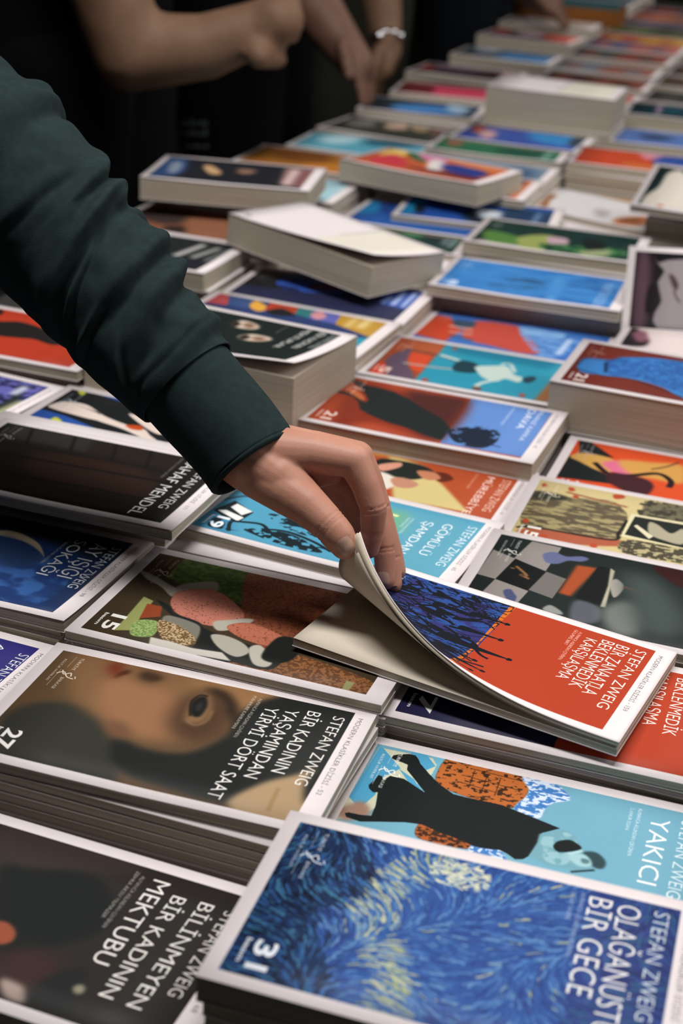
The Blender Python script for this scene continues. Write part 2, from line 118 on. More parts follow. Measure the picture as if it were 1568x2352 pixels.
'L':[["bg","a84a28"],["p","c9b87c",[[8.12,10.73],[11.52,9.55],[14.36,6.36],[17.42,2.69],[11.38,2.49]],.15],["p","b98a4a",[[1.37,10.3],[10.69,12.05],[12.34,10.44],[7.31,9.83]],.3],["c","1c2320",[[7.76,9.08],[9.44,9.65],[11.52,9.55],[12.78,8.49],[11.74,6.67],[10.0,6.44],[8.62,6.2]],.06],["c","c98f78",[[8.14,8.03],[9.55,9.32],[9.93,8.55],[8.86,7.07]],.05],["c","d8cfc2",[[8.63,6.67],[10.0,6.44],[10.69,4.96],[9.89,3.67]],.08],["c","b8826a",[[9.98,5.97],[10.86,6.59],[12.25,6.02],[11.95,4.97],[10.77,4.74]],.06],["c","5a2418",[[12.7,8.73],[13.72,8.97],[14.54,8.08],[13.76,7.14],[13.04,7.69]],.08],["c","b87858",[[11.37,8.34],[12.7,8.73],[13.56,7.77],[12.52,7.06]],.06],["t","STEFAN ZWEIG",18.18,9.9,3.51,.74,"e8c4b0"],["t","MÜREBBİYE",16.9,9.91,2.44,.67,"f0dcd0"],["t","ALMANCA ASLINDAN ÇEVİREN:",15.91,10.08,6.95,.22,"d8a890"],["ser","61"]],
'H':[["bg","2c4f8c"],["swirls"],["t","STEFAN ZWEIG",18.14,11.31,4.04,.74,"c9d3da"],["t","OLAĞANÜSTÜ",16.48,11.24,2.63,1.14,"e2e0de"],["t","BİR GECE",15.13,11.3,4.62,1.16,"e2e0de"],["t","ALMANCA ASLINDAN ÇEVİREN:",14.73,11.45,6.88,.22,"9fb0cc"],["t","ÇAĞLAR TANYERİ",14.3,11.37,9.32,.22,"9fb0cc"],["ser","80"],["logo","c8d0dc"],["num","31","dfe4ea"]],
'I':[["bg","1c3566"],["p","1a2230",[[7.45,13.67],[19.68,11.25],[19.34,8.09],[13.46,9.57],[10.07,9.43]],.4],["p","16253f",[[18.93,10.74],[19.68,11.25],[19.11,1.03],[18.14,1.57]],.6],["n","2f5590",[[11.48,7.15],[15.31,7.56],[17.89,5.35],[17.89,1.45],[15.2,1.13]],1.2,1,.5,.5],["c","b5a284",[[10.0,9.54],[10.88,9.82],[12.04,9.63],[13.53,8.87],[14.83,7.33],[13.79,8.12],[12.19,8.81],[10.43,8.85]],.03],["c","23395f",[[10.5,8.73],[12.29,8.64],[13.81,7.92],[14.97,6.7],[12.82,4.97]],.3],["t","STEFAN ZWEIG",18.28,10.65,4.26,.74,"d8dce2"],["t","AY IŞIĞI",16.88,10.66,5.38,1.19,"e6e6e4"],["t","SOKAĞI",15.48,10.58,5.11,.94,"e6e6e4"],["t","ALMANCA ASLINDAN ÇEVİREN:",14.97,10.59,6.5,.22,"a8b0bc"],["ser","98"]],
'J':[["bg","191512"],["p","2a2826",[[.32,12.47],[8.36,12.65],[9.05,9.27],[1.57,9.3]],.3],["p","211b18",[[8.36,12.65],[15.88,12.34],[16.26,9.24],[9.05,9.27]],.3],["c","2a1b14",[[6.16,7.86],[14.26,8.27],[16.53,4.38],[11.44,3.55],[6.61,4.56]],.4],["s","100e0d",[[3.29,6.45],[9.69,6.75],[17.31,7.04]],.25,.1],["s","100e0d",[[5.13,3.42],[11.99,3.82],[16.85,3.74]],.25,.1],["s","100e0d",[[2.23,8.22],[9.44,8.56],[17.17,8.82]],.12,.1],["s","0e0d0c",[[3.13,11.51],[4.18,8.71]],.2,.1],["s","0e0d0c",[[6.73,11.84],[7.9,8.71]],.2,.1],["s","0e0d0c",[[10.14,12.11],[11.39,8.63]],.2,.1],["s","0e0d0c",[[13.06,12.15],[14.23,8.69]],.2,.1],["t","STEFAN ZWEIG",17.95,10.81,2.97,.74,"d2d2ce"],["t","SAHAF MENDEL",16.46,11.38,1.23,.98,"dcdcd8"],["t","ALMANCA ASLINDAN ÇEVİREN:",15.86,11.42,7.61,.22,"77736c"],["ser","171"],["logo","8a8680"]],
'Q':[["bg","2c2a6e"],["p","16203c",[[0,0],[12,0],[12,12.5],[0,12.5]],2],["t","STEFAN ZWEIG",18.52,10.78,5.3,.74,"e2e2e0"],["t","AMOK",16.87,11.14,7.73,.48,"e2e2e0"],["ser","42"]],
'R':[["bg","161a1c"],["p","28509a",[[1.13,11.86],[2.02,12.11],[11.42,11.83],[11.99,9.96],[6.89,11.01],[3.08,11.77]],.05],["p","28509a",[[.63,6.68],[3.36,6.32],[7.41,5.03],[.52,4.66]],.05],["c","d8c8bc",[[1.71,9.06],[3.63,8.66],[6.02,7.78],[6.09,6.74],[3.43,6.9],[1.17,7.31],[1.06,8.03]],.04],["c","d8c8bc",[[1.86,9.15],[3.7,9.26],[6.18,7.86],[8.67,7.08],[10.36,6.95],[11.47,6.01],[12.44,5.31],[11.59,5.06],[8.81,6.11],[5.73,6.86],[5.63,8.1],[3.63,8.66]],.04],["c","d8c8bc",[[7.68,9.23],[9.94,8.84],[11.97,7.31],[12.58,7.43],[12.0,6.5],[10.14,7.36]],.04],["c","b8441e",[[8.72,7.0],[9.89,7.43],[10.34,6.63],[9.43,6.45]],.08],["c","c8c83c",[[1.25,11.81],[1.48,12.29],[2.21,11.64],[2.14,10.9]],.08],["c","c8c83c",[[2.77,4.92],[2.83,5.71],[3.75,5.14],[3.52,4.38]],.08],["c","c8c83c",[[7.37,11.05],[7.85,11.54],[8.67,10.65],[8.28,10.0]],.08],["c","c8c83c",[[13.28,5.97],[13.74,6.22],[14.44,5.39],[14.01,5.16]],.08],["logo","a8b0b8"],["num","3","ddd"]],
'S':[["bg","2f3470"],["n","5c5ca0",[[13.18,11.45],[19.29,12.01],[20.16,5.59],[19.08,3.44]],.8,.6,.45,.3,"1e2244"],["c","1a221f",[[17.75,5.25],[18.1,7.23],[17.53,9.9],[19.01,7.2],[19.23,4.44],[19.2,3.29]],.2],["c","b06a70",[[16.86,6.45],[17.3,6.96],[17.7,5.8],[17.64,5.41]],.15],["s","9a9a78",[[18.91,3.68],[19.33,8.0]],.9,.25],["s","b8bccc",[[17.67,8.76],[17.52,10.89]],.8,.25],["ser","118"]],
'T':[["bg","ad3822"],["c","1f1d1c",[[4.65,8.23],[7.31,8.55],[9.21,9.32],[12.61,8.36],[15.88,6.31],[14.85,5.21],[12.82,5.71],[11.19,5.36],[9.56,5.01],[6.71,5.09]],.06],["c","1f1d1c",[[3.94,11.57],[5.38,11.61],[6.08,11.11],[6.36,10.07],[5.29,9.47]],.08],["ser","33"]],
'U':[["bg","18211f"],["c","c9b8a6",[[9.67,9.38],[10.13,10.56],[11.63,10.23],[12.33,9.39],[11.88,8.53],[10.41,8.42]],.15],["c","c9b8a6",[[11.97,6.21],[12.71,7.38],[14.42,7.39],[14.91,6.62],[14.11,5.56],[12.74,5.34]],.15],["c","8a6a54",[[10.53,9.65],[10.97,10.23],[11.85,9.65],[11.61,8.63]],.2],["c","2c2420",[[9.44,9.23],[9.76,10.02],[10.46,9.31],[10.25,8.32]],.12],["c","8a6a54",[[13.09,6.52],[13.73,7.08],[14.49,6.61],[14.0,5.76]],.2],["c","2c2420",[[12.14,5.9],[12.38,6.89],[13.07,6.24],[12.77,5.36]],.12],["s","3a2c26",[[10.91,9.61],[11.42,9.8]],.12,.06],["s","3a2c26",[[13.56,6.42],[14.12,6.65]],.12,.06],["t","STEFAN ZWEIG",18.58,11.38,6.44,.74,"a8aaaa"],["t","BİR KADININ",17.36,11.49,5.59,.68,"dcdcd8"],["t","MEKTUPLAR",16.0,11.52,4.78,.63,"dcdcd8"],["t","ALMANCA ASLINDAN ÇEVİREN:",14.09,11.29,8.95,.22,"777"]],
'V':[["bg","2a3a66"],["p","b84c50",[[-1.82,11.97],[1.81,11.92],[3.11,8.67],[-1.28,8.02]],.03],["p","38507e",[[1.81,11.92],[4.85,11.72],[5.31,8.68],[3.11,8.67]],.05],["c","d8a040",[[5.2,9.43],[4.9,11.41],[5.92,11.02],[7.14,9.78],[6.62,8.49]],.06],["p","a83c24",[[6.49,11.7],[9.6,12.08],[10.19,9.66],[6.95,9.34]],.04],["c","1c1c20",[[7.32,9.07],[8.36,10.51],[10.41,9.16],[8.47,8.16]],.08],["p","2f7070",[[9.6,12.08],[11.35,11.98],[11.96,9.13],[10.11,9.62]],.04],["p","5a60a8",[[11.35,11.98],[14.44,12.04],[14.84,8.81],[11.88,9.08]],.05],["c","c88a90",[[11.52,10.46],[12.14,11.8],[13.29,10.24],[12.56,9.17]],.1],["p","b48a34",[[14.25,11.93],[19.26,12.06],[19.75,6.73],[14.84,8.81]],.03],["p","2a8ca4",[[19.65,6.97],[19.88,4.33],[19.63,2.06],[18.15,5.49]],.03],["p","2a8ca4",[[13.16,4.03],[19.75,6.73],[19.63,2.06],[14.69,.58]],.1],["s","dcc890",[[17.36,11.87],[17.41,8.8]],.7,.3],["s","dcc890",[[16.06,11.57],[16.13,8.5]],.5,.3]],
'W':[["bg","262a48"],["c","1f1f22",[[.62,11.73],[5.13,11.97],[5.77,6.38],[.76,5.61]],.3],["n","2f52a8",[[4.31,10.81],[13.15,11.99],[15.4,8.11],[5.47,5.89]],1.5,.6,.45,.4,"1a2244"],["c","6a3448",[[7.4,8.61],[9.79,10.22],[10.92,8.42],[8.55,6.84]],.3],["p","2a4696",[[15.3,11.41],[19.36,11.35],[19.37,5.04],[16.13,5.89]],.1],["s","9fb0d8",[[18.61,10.95],[18.63,5.76]],.55,.12],["s","9fb0d8",[[17.43,10.84],[17.52,5.98]],.7,.12],["s","9fb0d8",[[16.64,8.76],[16.33,6.0]],.5,.15],["logo","6a6a70"]],
'Y':[["bg","1c2323"],["p","20202c",[[15.68,2.96],[19.73,5.24],[18.79,1.98],[15.89,1.98]],.3],["s","b8b4b0",[[15.86,10.29],[14.83,4.7]],.9,.25],["s","a0a09c",[[17.89,9.88],[16.74,5.03]],.8,.25],["s","8a8a8a",[[19.28,10.28],[18.51,4.55]],.5,.25]],
'Z':[["bg","7c4e38"],["c","3a2e2c",[[.87,8.37],[6.56,9.93],[8.71,7.29],[6.24,3.56],[2.71,4.82]],.4],["c","2c221e",[[6.67,2.71],[8.87,4.02],[9.67,1.23],[7.52,1.03]],.3],["c","8a5a42",[[7.18,8.66],[12.48,8.42],[14.75,1.07],[9.69,2.33]],.5]],
'AA':[["bg","1c1f26"],["c","33507e",[[1.05,1.09],[.51,11.53],[2.83,11.91],[4.21,4.37],[2.81,1.52]],.4],["c","8a96a8",[[1.64,8.95],[3.08,8.76],[3.47,4.09],[2.49,3.72]],.3],["c","c09a70",[[5.78,8.56],[7.0,8.54],[8.83,5.4],[7.69,4.51],[6.42,6.39]],.2],["c","8a6a58",[[10.34,8.35],[12.55,8.22],[11.92,6.09],[10.48,6.49]],.3],["p","8c6a68",[[15.54,11.04],[19.46,11.55],[19.38,1.57],[16.5,2.06]],.3],["s","d8c0bc",[[17.04,10.4],[17.24,2.34]],.8,.35],["s","6a3a3c",[[18.4,10.43],[18.59,2.16]],.5,.3]],
'AB':[["bg","9a6428"],["c","6e4018",[[3.91,10.19],[10.86,11.17],[11.57,5.43],[5.32,4.76]],.8],["c","b8742a",[[9.44,4.17],[14.66,5.76],[16.05,.74],[10.77,.53]],.5]],
'AC':[["bg","b85a34"],["c","d8b860",[[.82,10.47],[2.34,13.02],[4.25,10.92],[4.48,7.08],[1.97,6.76]],.3],["c","c03a44",[[2.15,5.34],[3.46,8.81],[7.34,5.06],[8.12,2.06],[3.5,2.05]],.3],["c","24603c",[[3.13,12.61],[4.58,12.12],[8.67,7.68],[7.66,7.36],[5.13,9.42]],.2],["c","c87aa0",[[4.79,12.35],[8.02,13.82],[10.8,9.99],[8.2,8.74]],.4],["c","dcd4d0",[[8.68,8.47],[9.43,10.09],[12.55,6.84],[12.26,3.88],[10.93,3.95]],.25],["c","2c3a80",[[11.0,7.86],[14.2,9.76],[18.12,7.19],[17.89,4.03],[13.85,4.47]],.3],["c","d07a4a",[[9.84,12.95],[17.47,12.14],[18.44,9.01],[12.44,9.41]],.3],["c","5a2430",[[9.72,3.79],[17.89,4.03],[18.62,1.96],[8.92,2.92]],.3]],
'AD':[["bg","58a0b4"],["c","a8ccd4",[[2.58,9.48],[8.21,11.91],[7.97,6.38],[4.28,4.8]],.8],["c","1f5a70",[[10.29,12.12],[17.78,13.17],[17.08,8.52],[10.49,7.24]],.8]],
'AE':[["bg","32352c"],["c","6a6a64",[[1.47,8.56],[3.78,11.88],[7.07,6.78],[3.48,4.59]],.5],["c","b89a84",[[7.71,9.48],[9.92,12.23],[12.21,8.14],[9.45,6.66]],.4],["c","9a8468",[[11.48,11.37],[14.28,12.02],[15.52,8.41],[13.46,7.92]],.4],["p","6a4a44",[[15.26,11.55],[17.98,13.0],[17.83,6.62],[16.75,6.53]],.4]],
'AF':[["bg","20324a"],["c","18262c",[[.14,7.75],[6.1,10.21],[7.21,5.32],[1.87,2.38]],.5],["c","4a86c4",[[5.1,6.25],[13.3,8.67],[17.45,2.78],[7.38,1.31]],.6],["c","a8c4dc",[[13.6,10.95],[17.75,9.04],[17.24,3.86],[14.72,5.32]],.6]],
'AG':[["bg","8c2f38"],["c","5a1a1c",[[.6,7.59],[5.9,9.0],[7.49,4.37],[1.29,2.03]],.6],["p","c84460",[[6.77,8.54],[20.81,9.07],[20.42,.17],[7.62,-.84]],.6]],
'AH':[["bg","3a2428"],["c","8c2a28",[[.18,7.5],[2.58,9.49],[4.48,2.07],[2.46,1.59]],.5],["c","5c4c5c",[[2.04,13.38],[11.25,15.44],[11.96,8.19],[3.45,7.17]],.8],["c","1c1014",[[2.62,3.49],[14.88,4.77],[15.64,2.54],[3.31,.53]],.5],["c","9a5a54",[[14.54,16.31],[19.5,18.58],[18.92,10.94],[15.86,9.62]],.5]],
'AI':[["bg","3a5a7a"],["c","222a34",[[-.58,7.03],[7.79,9.73],[7.87,3.33],[1.42,.79]],.8],["c","9aa4b0",[[2.45,12.15],[6.84,12.97],[7.37,8.08],[3.03,7.26]],.6],["c","4a80b0",[[9.61,6.62],[18.43,7.2],[18.73,-.54],[10.83,-.6]],.8]],
'AJ':[["bg","5a4a58"],["c","c05038",[[-.63,12.79],[3.17,14.74],[4.76,7.38],[1.19,6.41]],.6],["c","d0b8bc",[[5.94,12.46],[10.7,12.92],[11.93,6.27],[7.26,5.8]],.8],["c","d4604c",[[12.04,11.8],[18.59,12.43],[19.47,3.46],[14.0,2.89]],.8]],
'AO':[["bg","35509e"],["c","b04c38",[[1.22,10.82],[2.9,11.17],[3.67,5.97],[2.31,5.82]],.5],["c","c89a98",[[3.22,7.55],[5.48,8.29],[6.27,2.92],[4.27,2.68]],.5],["c","2f86c4",[[10.1,12.11],[17.06,12.2],[18.11,4.59],[12.69,4.6]],.8],["p","22343c",[[17.43,12.07],[19.28,11.81],[19.04,3.46],[17.17,5.74]],.4]],
'AP':[["bg","2a6a4a"],["c","8a5a44",[[1.83,7.74],[4.14,8.01],[4.21,4.68],[2.23,4.58]],.4],["c","1a4a3c",[[10.2,6.34],[16.74,6.67],[16.75,2.84],[10.9,2.82]],.7],["s","8ab0a4",[[17.64,7.16],[17.35,1.29]],.8,.4]],
'AQ':[["bg","5a7ab8"],["c","2f3f5c",[[4.46,8.08],[9.25,9.05],[8.76,5.27],[5.39,4.3]],.9],["c","8aa4d0",[[6.27,12.64],[10.97,14.27],[11.12,10.69],[7.11,10.13]],1]],
'AR':[["bg","14323a"],["c","b08aa4",[[4.89,10.76],[5.63,10.75],[5.76,2.92],[5.15,2.57]],.3],["c","1c4a5c",[[6.37,9.06],[9.17,8.98],[9.48,5.03],[6.38,4.9]],.4]],
'AS':[["bg","c4482a"],["p","2f4f9c",[[10.26,11.11],[20.77,12.2],[20.43,.31],[12.59,1.22]],.3],["c","d88a98",[[9.13,12.7],[12.55,13.31],[11.21,8.21],[9.62,8.57]],.4],["c","c86a34",[[7.35,4.28],[11.66,4.23],[12.59,1.22],[8.35,1.26]],.4]],
'AT':[["bg","d4d2d2"],["c","8a5428",[[4.06,.3],[1.37,7.66],[2.29,7.98],[3.14,4.73],[5.54,-.36]],.2],["c","b0a8a4",[[9.48,5.76],[11.46,6.33],[12.75,2.86],[11.62,2.56]],.4],["c","b87048",[[13.94,4.2],[16.45,7.66],[18.1,2.52],[15.17,.81]],.3],["c","7a4a2c",[[14.47,3.82],[16.27,5.84],[16.83,3.6],[15.23,2.44]],.2]],
'AT1':[["bg","b98444"],["c","4a3a2c",[[4,5],[8,6],[8,9],[5,9]],.8],["c","d8a848",[[10,2],[15,3],[15,8],[11,7]],.8]],
'AU':[["bg","6a3a38"],["p","c87850",[[18.51,11.78],[20.05,11.58],[19.23,.94],[18.05,1.28]],.3]],
'AU2':[["bg","7a8a9c"],["c","3f5a78",[[14,3],[18,3],[18,9],[14,9]],1]],
'AV':[["bg","1f4a96"],["c","1a80b0",[[.59,1.84],[1.06,10.35],[2.33,10.43],[2.85,4.69],[2.05,1.57]],.3],["c","161c28",[[1.96,5.46],[2.69,6.97],[3.57,3.85],[2.89,2.4]],.2],["c","14202c",[[8.18,4.74],[9.87,8.27],[13.95,7.28],[15.12,2.83],[10.48,.81]],.4],["c","c0c8d0",[[9.83,7.78],[11.65,7.66],[13.43,7.05],[13.21,4.67],[10.54,3.95]],.35],["p","1a3454",[[12.96,10.36],[20.27,9.61],[19.61,2.6],[13.51,2.57]],.4],["s","6a8ab0",[[17.66,8.92],[17.37,3.15]],.6,.3]],
'AW':[["bg","24569c"],["c","2080b4",[[.85,5.32],[.56,12.34],[1.83,12.31],[2.97,7.0],[1.84,5.16]],.3],["c","1f3f80",[[2.11,11.45],[3.95,11.25],[4.9,6.42],[3.79,6.27]],.3]],
'AX':[["bg","1c3a34"],["c","2f6a44",[[5.58,11.9],[12.66,10.86],[14.84,6.46],[10.18,7.42]],.5],["c","3a7a4a",[[11.16,10.12],[13.4,10.11],[13.86,5.98],[12.15,6.22]],.4],["c","1a2a2c",[[13.65,10.24],[18.47,9.75],[18.36,2.95],[15.06,5.51]],.3],["s","7a9490",[[18.56,9.36],[18.27,3.32]],.7,.25],["s","7a9490",[[17.6,9.98],[17.29,4.08]],.5,.25]],
'AY':[["bg","172a2a"],["c","d8cfc2",[[1.71,-1.41],[1.1,2.61],[2.04,6.0],[2.25,10.2],[4.26,10.55],[7.56,.03],[4.54,-1.51]],.15],["p","2a4a9a",[[1.74,-2.37],[1.56,-.54],[3.37,.47],[3.69,-1.24]],.1],["c","c86a50",[[3.04,.69],[3.58,1.39],[3.95,-.04],[3.54,-.63]],.1]],
'BA':[["bg","dcccc8"],["c","241c20",[[.82,5.86],[.7,11.81],[1.37,11.86],[2.18,8.81],[3.1,8.57],[3.08,6.36],[1.5,5.5]],.2],["c","8a5a6a",[[1.19,9.77],[2.19,11.08],[3.02,8.53],[2.23,7.36]],.2]],
'M':[["bg","6c2a20"],["c","3a78b8",[[1.18,5.19],[1.45,7.38],[3.51,8.0],[4.42,9.29],[6.98,10.44],[9.59,10.85],[14.69,11.12],[16.4,-.69],[11.26,1.49],[9.14,3.23],[6.31,4.06],[3.71,3.61],[1.98,3.51]],.05],["n","2a5a9c",[[3.51,8.0],[9.63,10.62],[14.69,11.12],[16.25,.31],[11.07,2.53],[6.61,4.47],[4.35,4.2]],.35,.25,.6,.2],["s","16202c",[[1.23,4.97],[1.51,7.15],[3.56,7.77],[4.47,9.05],[6.98,10.44],[9.63,10.62]],.12,.05],["s","16202c",[[1.39,4.3],[3.71,3.61],[6.36,3.85],[11.22,1.7]],.14,.05],["s","1c2f4c",[[3.38,7.16],[3.91,4.45]],.3,.08],["logo","b08880"],["num","21","e8dcd6"]],
'BB':[["bg","cc4a22"],["p","161d1f",[[.9,11.75],[1.82,11.89],[4.39,9.24],[1.5,8.84]],.05],["p","161d1f",[[.77,3.2],[.82,8.2],[4.78,5.23],[5.22,3.85]],.05],["c","c89a50",[[.88,7.93],[1.81,9.19],[4.06,9.07],[5.03,7.76],[4.62,6.1],[3.54,6.07],[1.84,7.2]],.08],["c","d0688a",[[3.72,7.92],[5.51,9.18],[6.82,9.02],[6.94,7.23],[5.72,5.97],[4.53,6.55]],.2],["c","c8954c",[[4.83,8.85],[7.6,9.79],[10.01,10.17],[10.54,6.58],[8.16,6.38],[6.35,6.46]],.25],["s","1e1216",[[3.05,7.59],[4.7,5.67],[6.38,6.29],[8.32,7.6],[9.55,6.58],[9.58,5.2]],.5,.05],["c","3a1820",[[4.62,6.1],[7.5,6.06],[8.44,4.65],[7.75,2.5],[5.02,3.94]],.12],["s","2a161c",[[7.67,8.25],[8.76,9.37],[9.63,10.78]],.15,.05],["logo","b8b0b0"],["num","21","ddd"]],
'BC':[["bg","c9b884"],["n","5c5240",[[.74,9.38],[2.98,9.37],[6.58,10.17],[7.79,9.02],[8.36,7.62],[8.38,3.64],[6.49,3.4],[2.14,2.36],[.81,4.56]],.9,.2,.45,.15,"a09468"],["c","3a3a30",[[1.05,9.52],[3.29,9.51],[3.14,8.58],[1.04,8.03]],.15],["c","a85a40",[[2.21,2.79],[7.13,3.46],[9.04,3.55],[9.01,2.78],[4.96,1.32],[1.33,1.6]],.1],["s","1c1c1a",[[.97,2.46],[2.31,3.07],[7.79,3.37],[8.19,4.73],[8.42,7.24]],.25,.05],["p","6c6750",[[9.1,11.33],[12.01,11.65],[16.37,11.72],[16.42,8.09],[12.41,8.66],[9.22,8.43]],.05],["n","3c3a30",[[9.1,11.33],[12.01,11.65],[16.37,11.72],[16.42,8.09],[12.41,8.66],[9.22,8.43]],.4,.3,.5,.1],["p","d8d0a8",[[8.54,8.53],[12.41,8.66],[16.65,8.98],[16.58,3.58],[13.01,4.21],[8.43,4.29]],0],["p","1f2421",[[8.86,8.18],[16.71,8.38],[16.53,4.0],[8.65,4.7]],.02],["c","a8a088",[[10.01,7.56],[10.68,7.46],[11.82,6.38],[12.56,7.52],[12.91,4.93],[11.37,5.0],[10.3,5.69]],.06],["p","d8d0b0",[[9.04,6.47],[9.22,6.79],[10.68,5.31],[10.45,4.74]],.02],["n","4a4436",[[8.98,3.91],[13.03,4.07],[16.87,3.71],[16.87,.83],[13.35,1.68],[9.04,1.66]],.35,.25,.45,.1,"b0a67c"],["c","b0482c",[[1.05,10.95],[1.27,11.23],[1.52,10.72],[1.27,10.42]],.05],["c","b0482c",[[3.12,11.2],[3.47,11.36],[3.71,10.85],[3.35,10.59]],.05],["c","b0482c",[[6.63,11.41],[7.34,11.65],[7.57,11.15],[6.9,10.66]],.05],["c","b0482c",[[1.1,4.04],[1.46,4.21],[1.65,3.65],[1.29,3.48]],.05],["c","b0482c",[[6.58,2.06],[6.97,2.23],[7.13,1.7],[6.72,1.51]],.05],["c","b0482c",[[2.92,2.09],[3.31,2.11],[3.46,1.71],[3.09,1.62]],.05],["c","b0482c",[[3.76,9.91],[4.08,10.05],[4.23,9.6],[3.92,9.46]],.05],["s","8a5038",[[3.13,10.31],[6.65,9.77],[8.04,9.56]],.25,.08],["num","15","f0ece0"],["logo","e8e0c8"]],
'BD':[["bg","2c8ca4"],["p","9a4426",[[.75,11.78],[5.42,11.91],[5.59,.59],[.89,.35]],.1],["p","c8482a",[[2.51,8.27],[5.16,7.85],[5.45,3.07],[3.43,4.0]],.08],["p","a85430",[[2.12,11.63],[5.22,11.81],[5.44,8.82],[2.51,8.97]],.15],["c","5a4a5c",[[1.56,6.39],[2.7,9.07],[3.44,5.33],[5.49,.92],[3.05,.56],[1.57,3.7]],.15],["c","c83c24",[[1.03,1.45],[1.38,4.27],[2.5,1.56],[1.84,.32]],.12],["s","a8a098",[[3.18,4.8],[5.75,4.92],[8.01,5.3]],.35,.08],["s","3a4448",[[2.2,8.53],[5.36,8.37],[7.85,7.34]],.2,.06],["s","c8d0c8",[[5.74,8.56],[7.9,7.91]],.5,.1],["c","1c3a44",[[7.74,6.22],[8.09,8.01],[9.68,7.75],[10.21,5.38],[8.36,4.82]],.06],["c","b8c8c0",[[9.76,6.99],[11.14,7.97],[12.52,8.41],[13.62,6.61],[14.59,6.08],[14.5,4.76],[13.16,5.09],[12.59,4.04],[11.25,4.37],[10.16,5.88]],.08],["s","b8c8c0",[[12.48,4.49],[11.42,2.94],[11.18,1.82]],.5,.08],["c","6a4a3c",[[10.93,1.69],[11.72,1.85],[11.77,.89],[11.17,.96]],.06],["s","b8c8c0",[[11.83,8.59],[12.5,9.34],[13.55,7.23]],.4,.08],["c","24404c",[[14.67,6.12],[15.42,7.02],[15.82,6.2],[15.48,5.01],[14.95,4.99]],.06],["p","1f7690",[[6.18,11.6],[16.7,11.77],[16.36,9.33],[6.71,9.76]],.4],["c","a04838",[[6.25,11.35],[6.56,11.51],[6.78,10.77],[6.47,10.61]],.1],["c","a04838",[[6.15,1.51],[6.59,1.73],[6.78,.83],[6.38,.75]],.1],["c","a04838",[[15.35,1.85],[15.81,1.97],[15.92,1.18],[15.53,1.1]],.1],["p","8a5a34",[[17.15,5.86],[17.76,8.73],[19.52,8.34],[19.48,.96],[16.92,.73]],.2],["logo","d0a890"],["num","5","e8ccc0"]],
'BE':[["bg","3a6ab0"],["p","c04428",[[.79,9.7],[2.25,9.7],[4.76,5.98],[4.2,1.84],[.7,2.48]],.15],["c","b84a3c",[[4.86,9.54],[9.66,10.3],[11.98,6.92],[13.8,3.46],[12.29,2.34],[8.93,2.97],[6.77,3.27],[5.17,4.66]],.15],["c","3a4a5c",[[2.97,8.96],[5.15,9.38],[5.44,7.62],[3.86,7.05]],.1],["s","c8a8a0",[[3.04,6.91],[5.69,6.81]],.4,.1],["s","c8a8a0",[[3.64,5.04],[6.09,5.48]],.3,.1],["s","2a4a5c",[[3.97,3.99],[6.65,3.65]],.4,.1],["p","8ab4d8",[[9.66,10.3],[14.81,10.34],[14.8,8.49],[10.63,8.48]],.15],["n","6a9ad0",[[9.86,10.42],[16.59,9.48],[15.53,2.68],[13.47,2.99]],1.2,.3,.5,.3],["s","b8cce4",[[15.61,8.94],[15.54,3.7]],.6,.2],["logo","d88a78"]],
'AZ':[["bg","141013"],["c","5c444e",[[1,1.5],[2.4,1],[2.6,6],[2.3,11],[1,11.4]],.4],["p","8c8284",[[2.67,11.2],[3.2,10.2],[4.2,10.7],[6.2,11.0],[9,11.2],[14,9],[19,9],[19,.8],[3.6,.8],[3.1,1.8],[3.2,2.8],[3.8,4.7],[3.5,6],[3.3,7.4],[3.9,9.0],[3.1,10.2]],.08],["s","2a181c",[[4.6,8.3],[5.3,7.2],[5.1,5.9],[5.7,4.6]],.14,.06],["c","3a262c",[[4.4,8.6],[5.0,8.2],[5.4,6.8],[5.0,6.6]],.12],["c","1a1417",[[2.4,6.4],[3.1,7],[3.7,4.8],[3.1,3.2],[2.3,3]],.15],["p","141013",[[3.4,11.78],[19,11.78],[19,11.2],[6,11.1],[4.2,10.8]],.1]],
'BF':[["bg","9cc4cc"],["p","c4dce0",[[18.26,4.92],[19.55,10.07],[18.49,8.94]],.5]],
}

def hexc(h): return np.array([int(h[i:i+2],16)/255 for i in (0,2,4)] if len(h)==6 else [int(c*2,16)/255 for c in h],np.float32)
def box1(a,r,ax):
    if r<1: return a
    k=2*r+1; p=[(0,0)]*a.ndim; p[ax]=(r+1,r); b=np.pad(a,p,mode='edge').cumsum(ax,dtype=np.float64)
    n=a.shape[ax]
    return ((np.take(b,range(k,k+n),ax)-np.take(b,range(0,n),ax))/k).astype(np.float32)
def blur(a,r):
    r=int(round(r))
    if r<1: return a
    for _ in range(2): a=box1(box1(a,r,0),r,1)
    return a
def vnoise(h,w,cy,cx,rng,octs=3):
    out=np.zeros((h,w),np.float32); amp=1;tot=0
    for o in range(octs):
        ny=max(1,h/cy*2**o); nx=max(1,w/cx*2**o)
        g=rng.random((int(ny)+3,int(nx)+3)).astype(np.float32)
        y=np.linspace(0,ny,h,endpoint=False); x=np.linspace(0,nx,w,endpoint=False)
        yi=y.astype(int); xi=x.astype(int); fy=(y-yi)[:,None]; fx=(x-xi)[None]; fy=fy*fy*(3-2*fy); fx=fx*fx*(3-2*fx)
        a=g[yi][:,xi]; b=g[yi][:,xi+1]; c=g[yi+1][:,xi]; d=g[yi+1][:,xi+1]
        out+=amp*((a*(1-fx)+b*fx)*(1-fy)+(c*(1-fx)+d*fx)*fy); tot+=amp; amp*=.5
    return out/tot
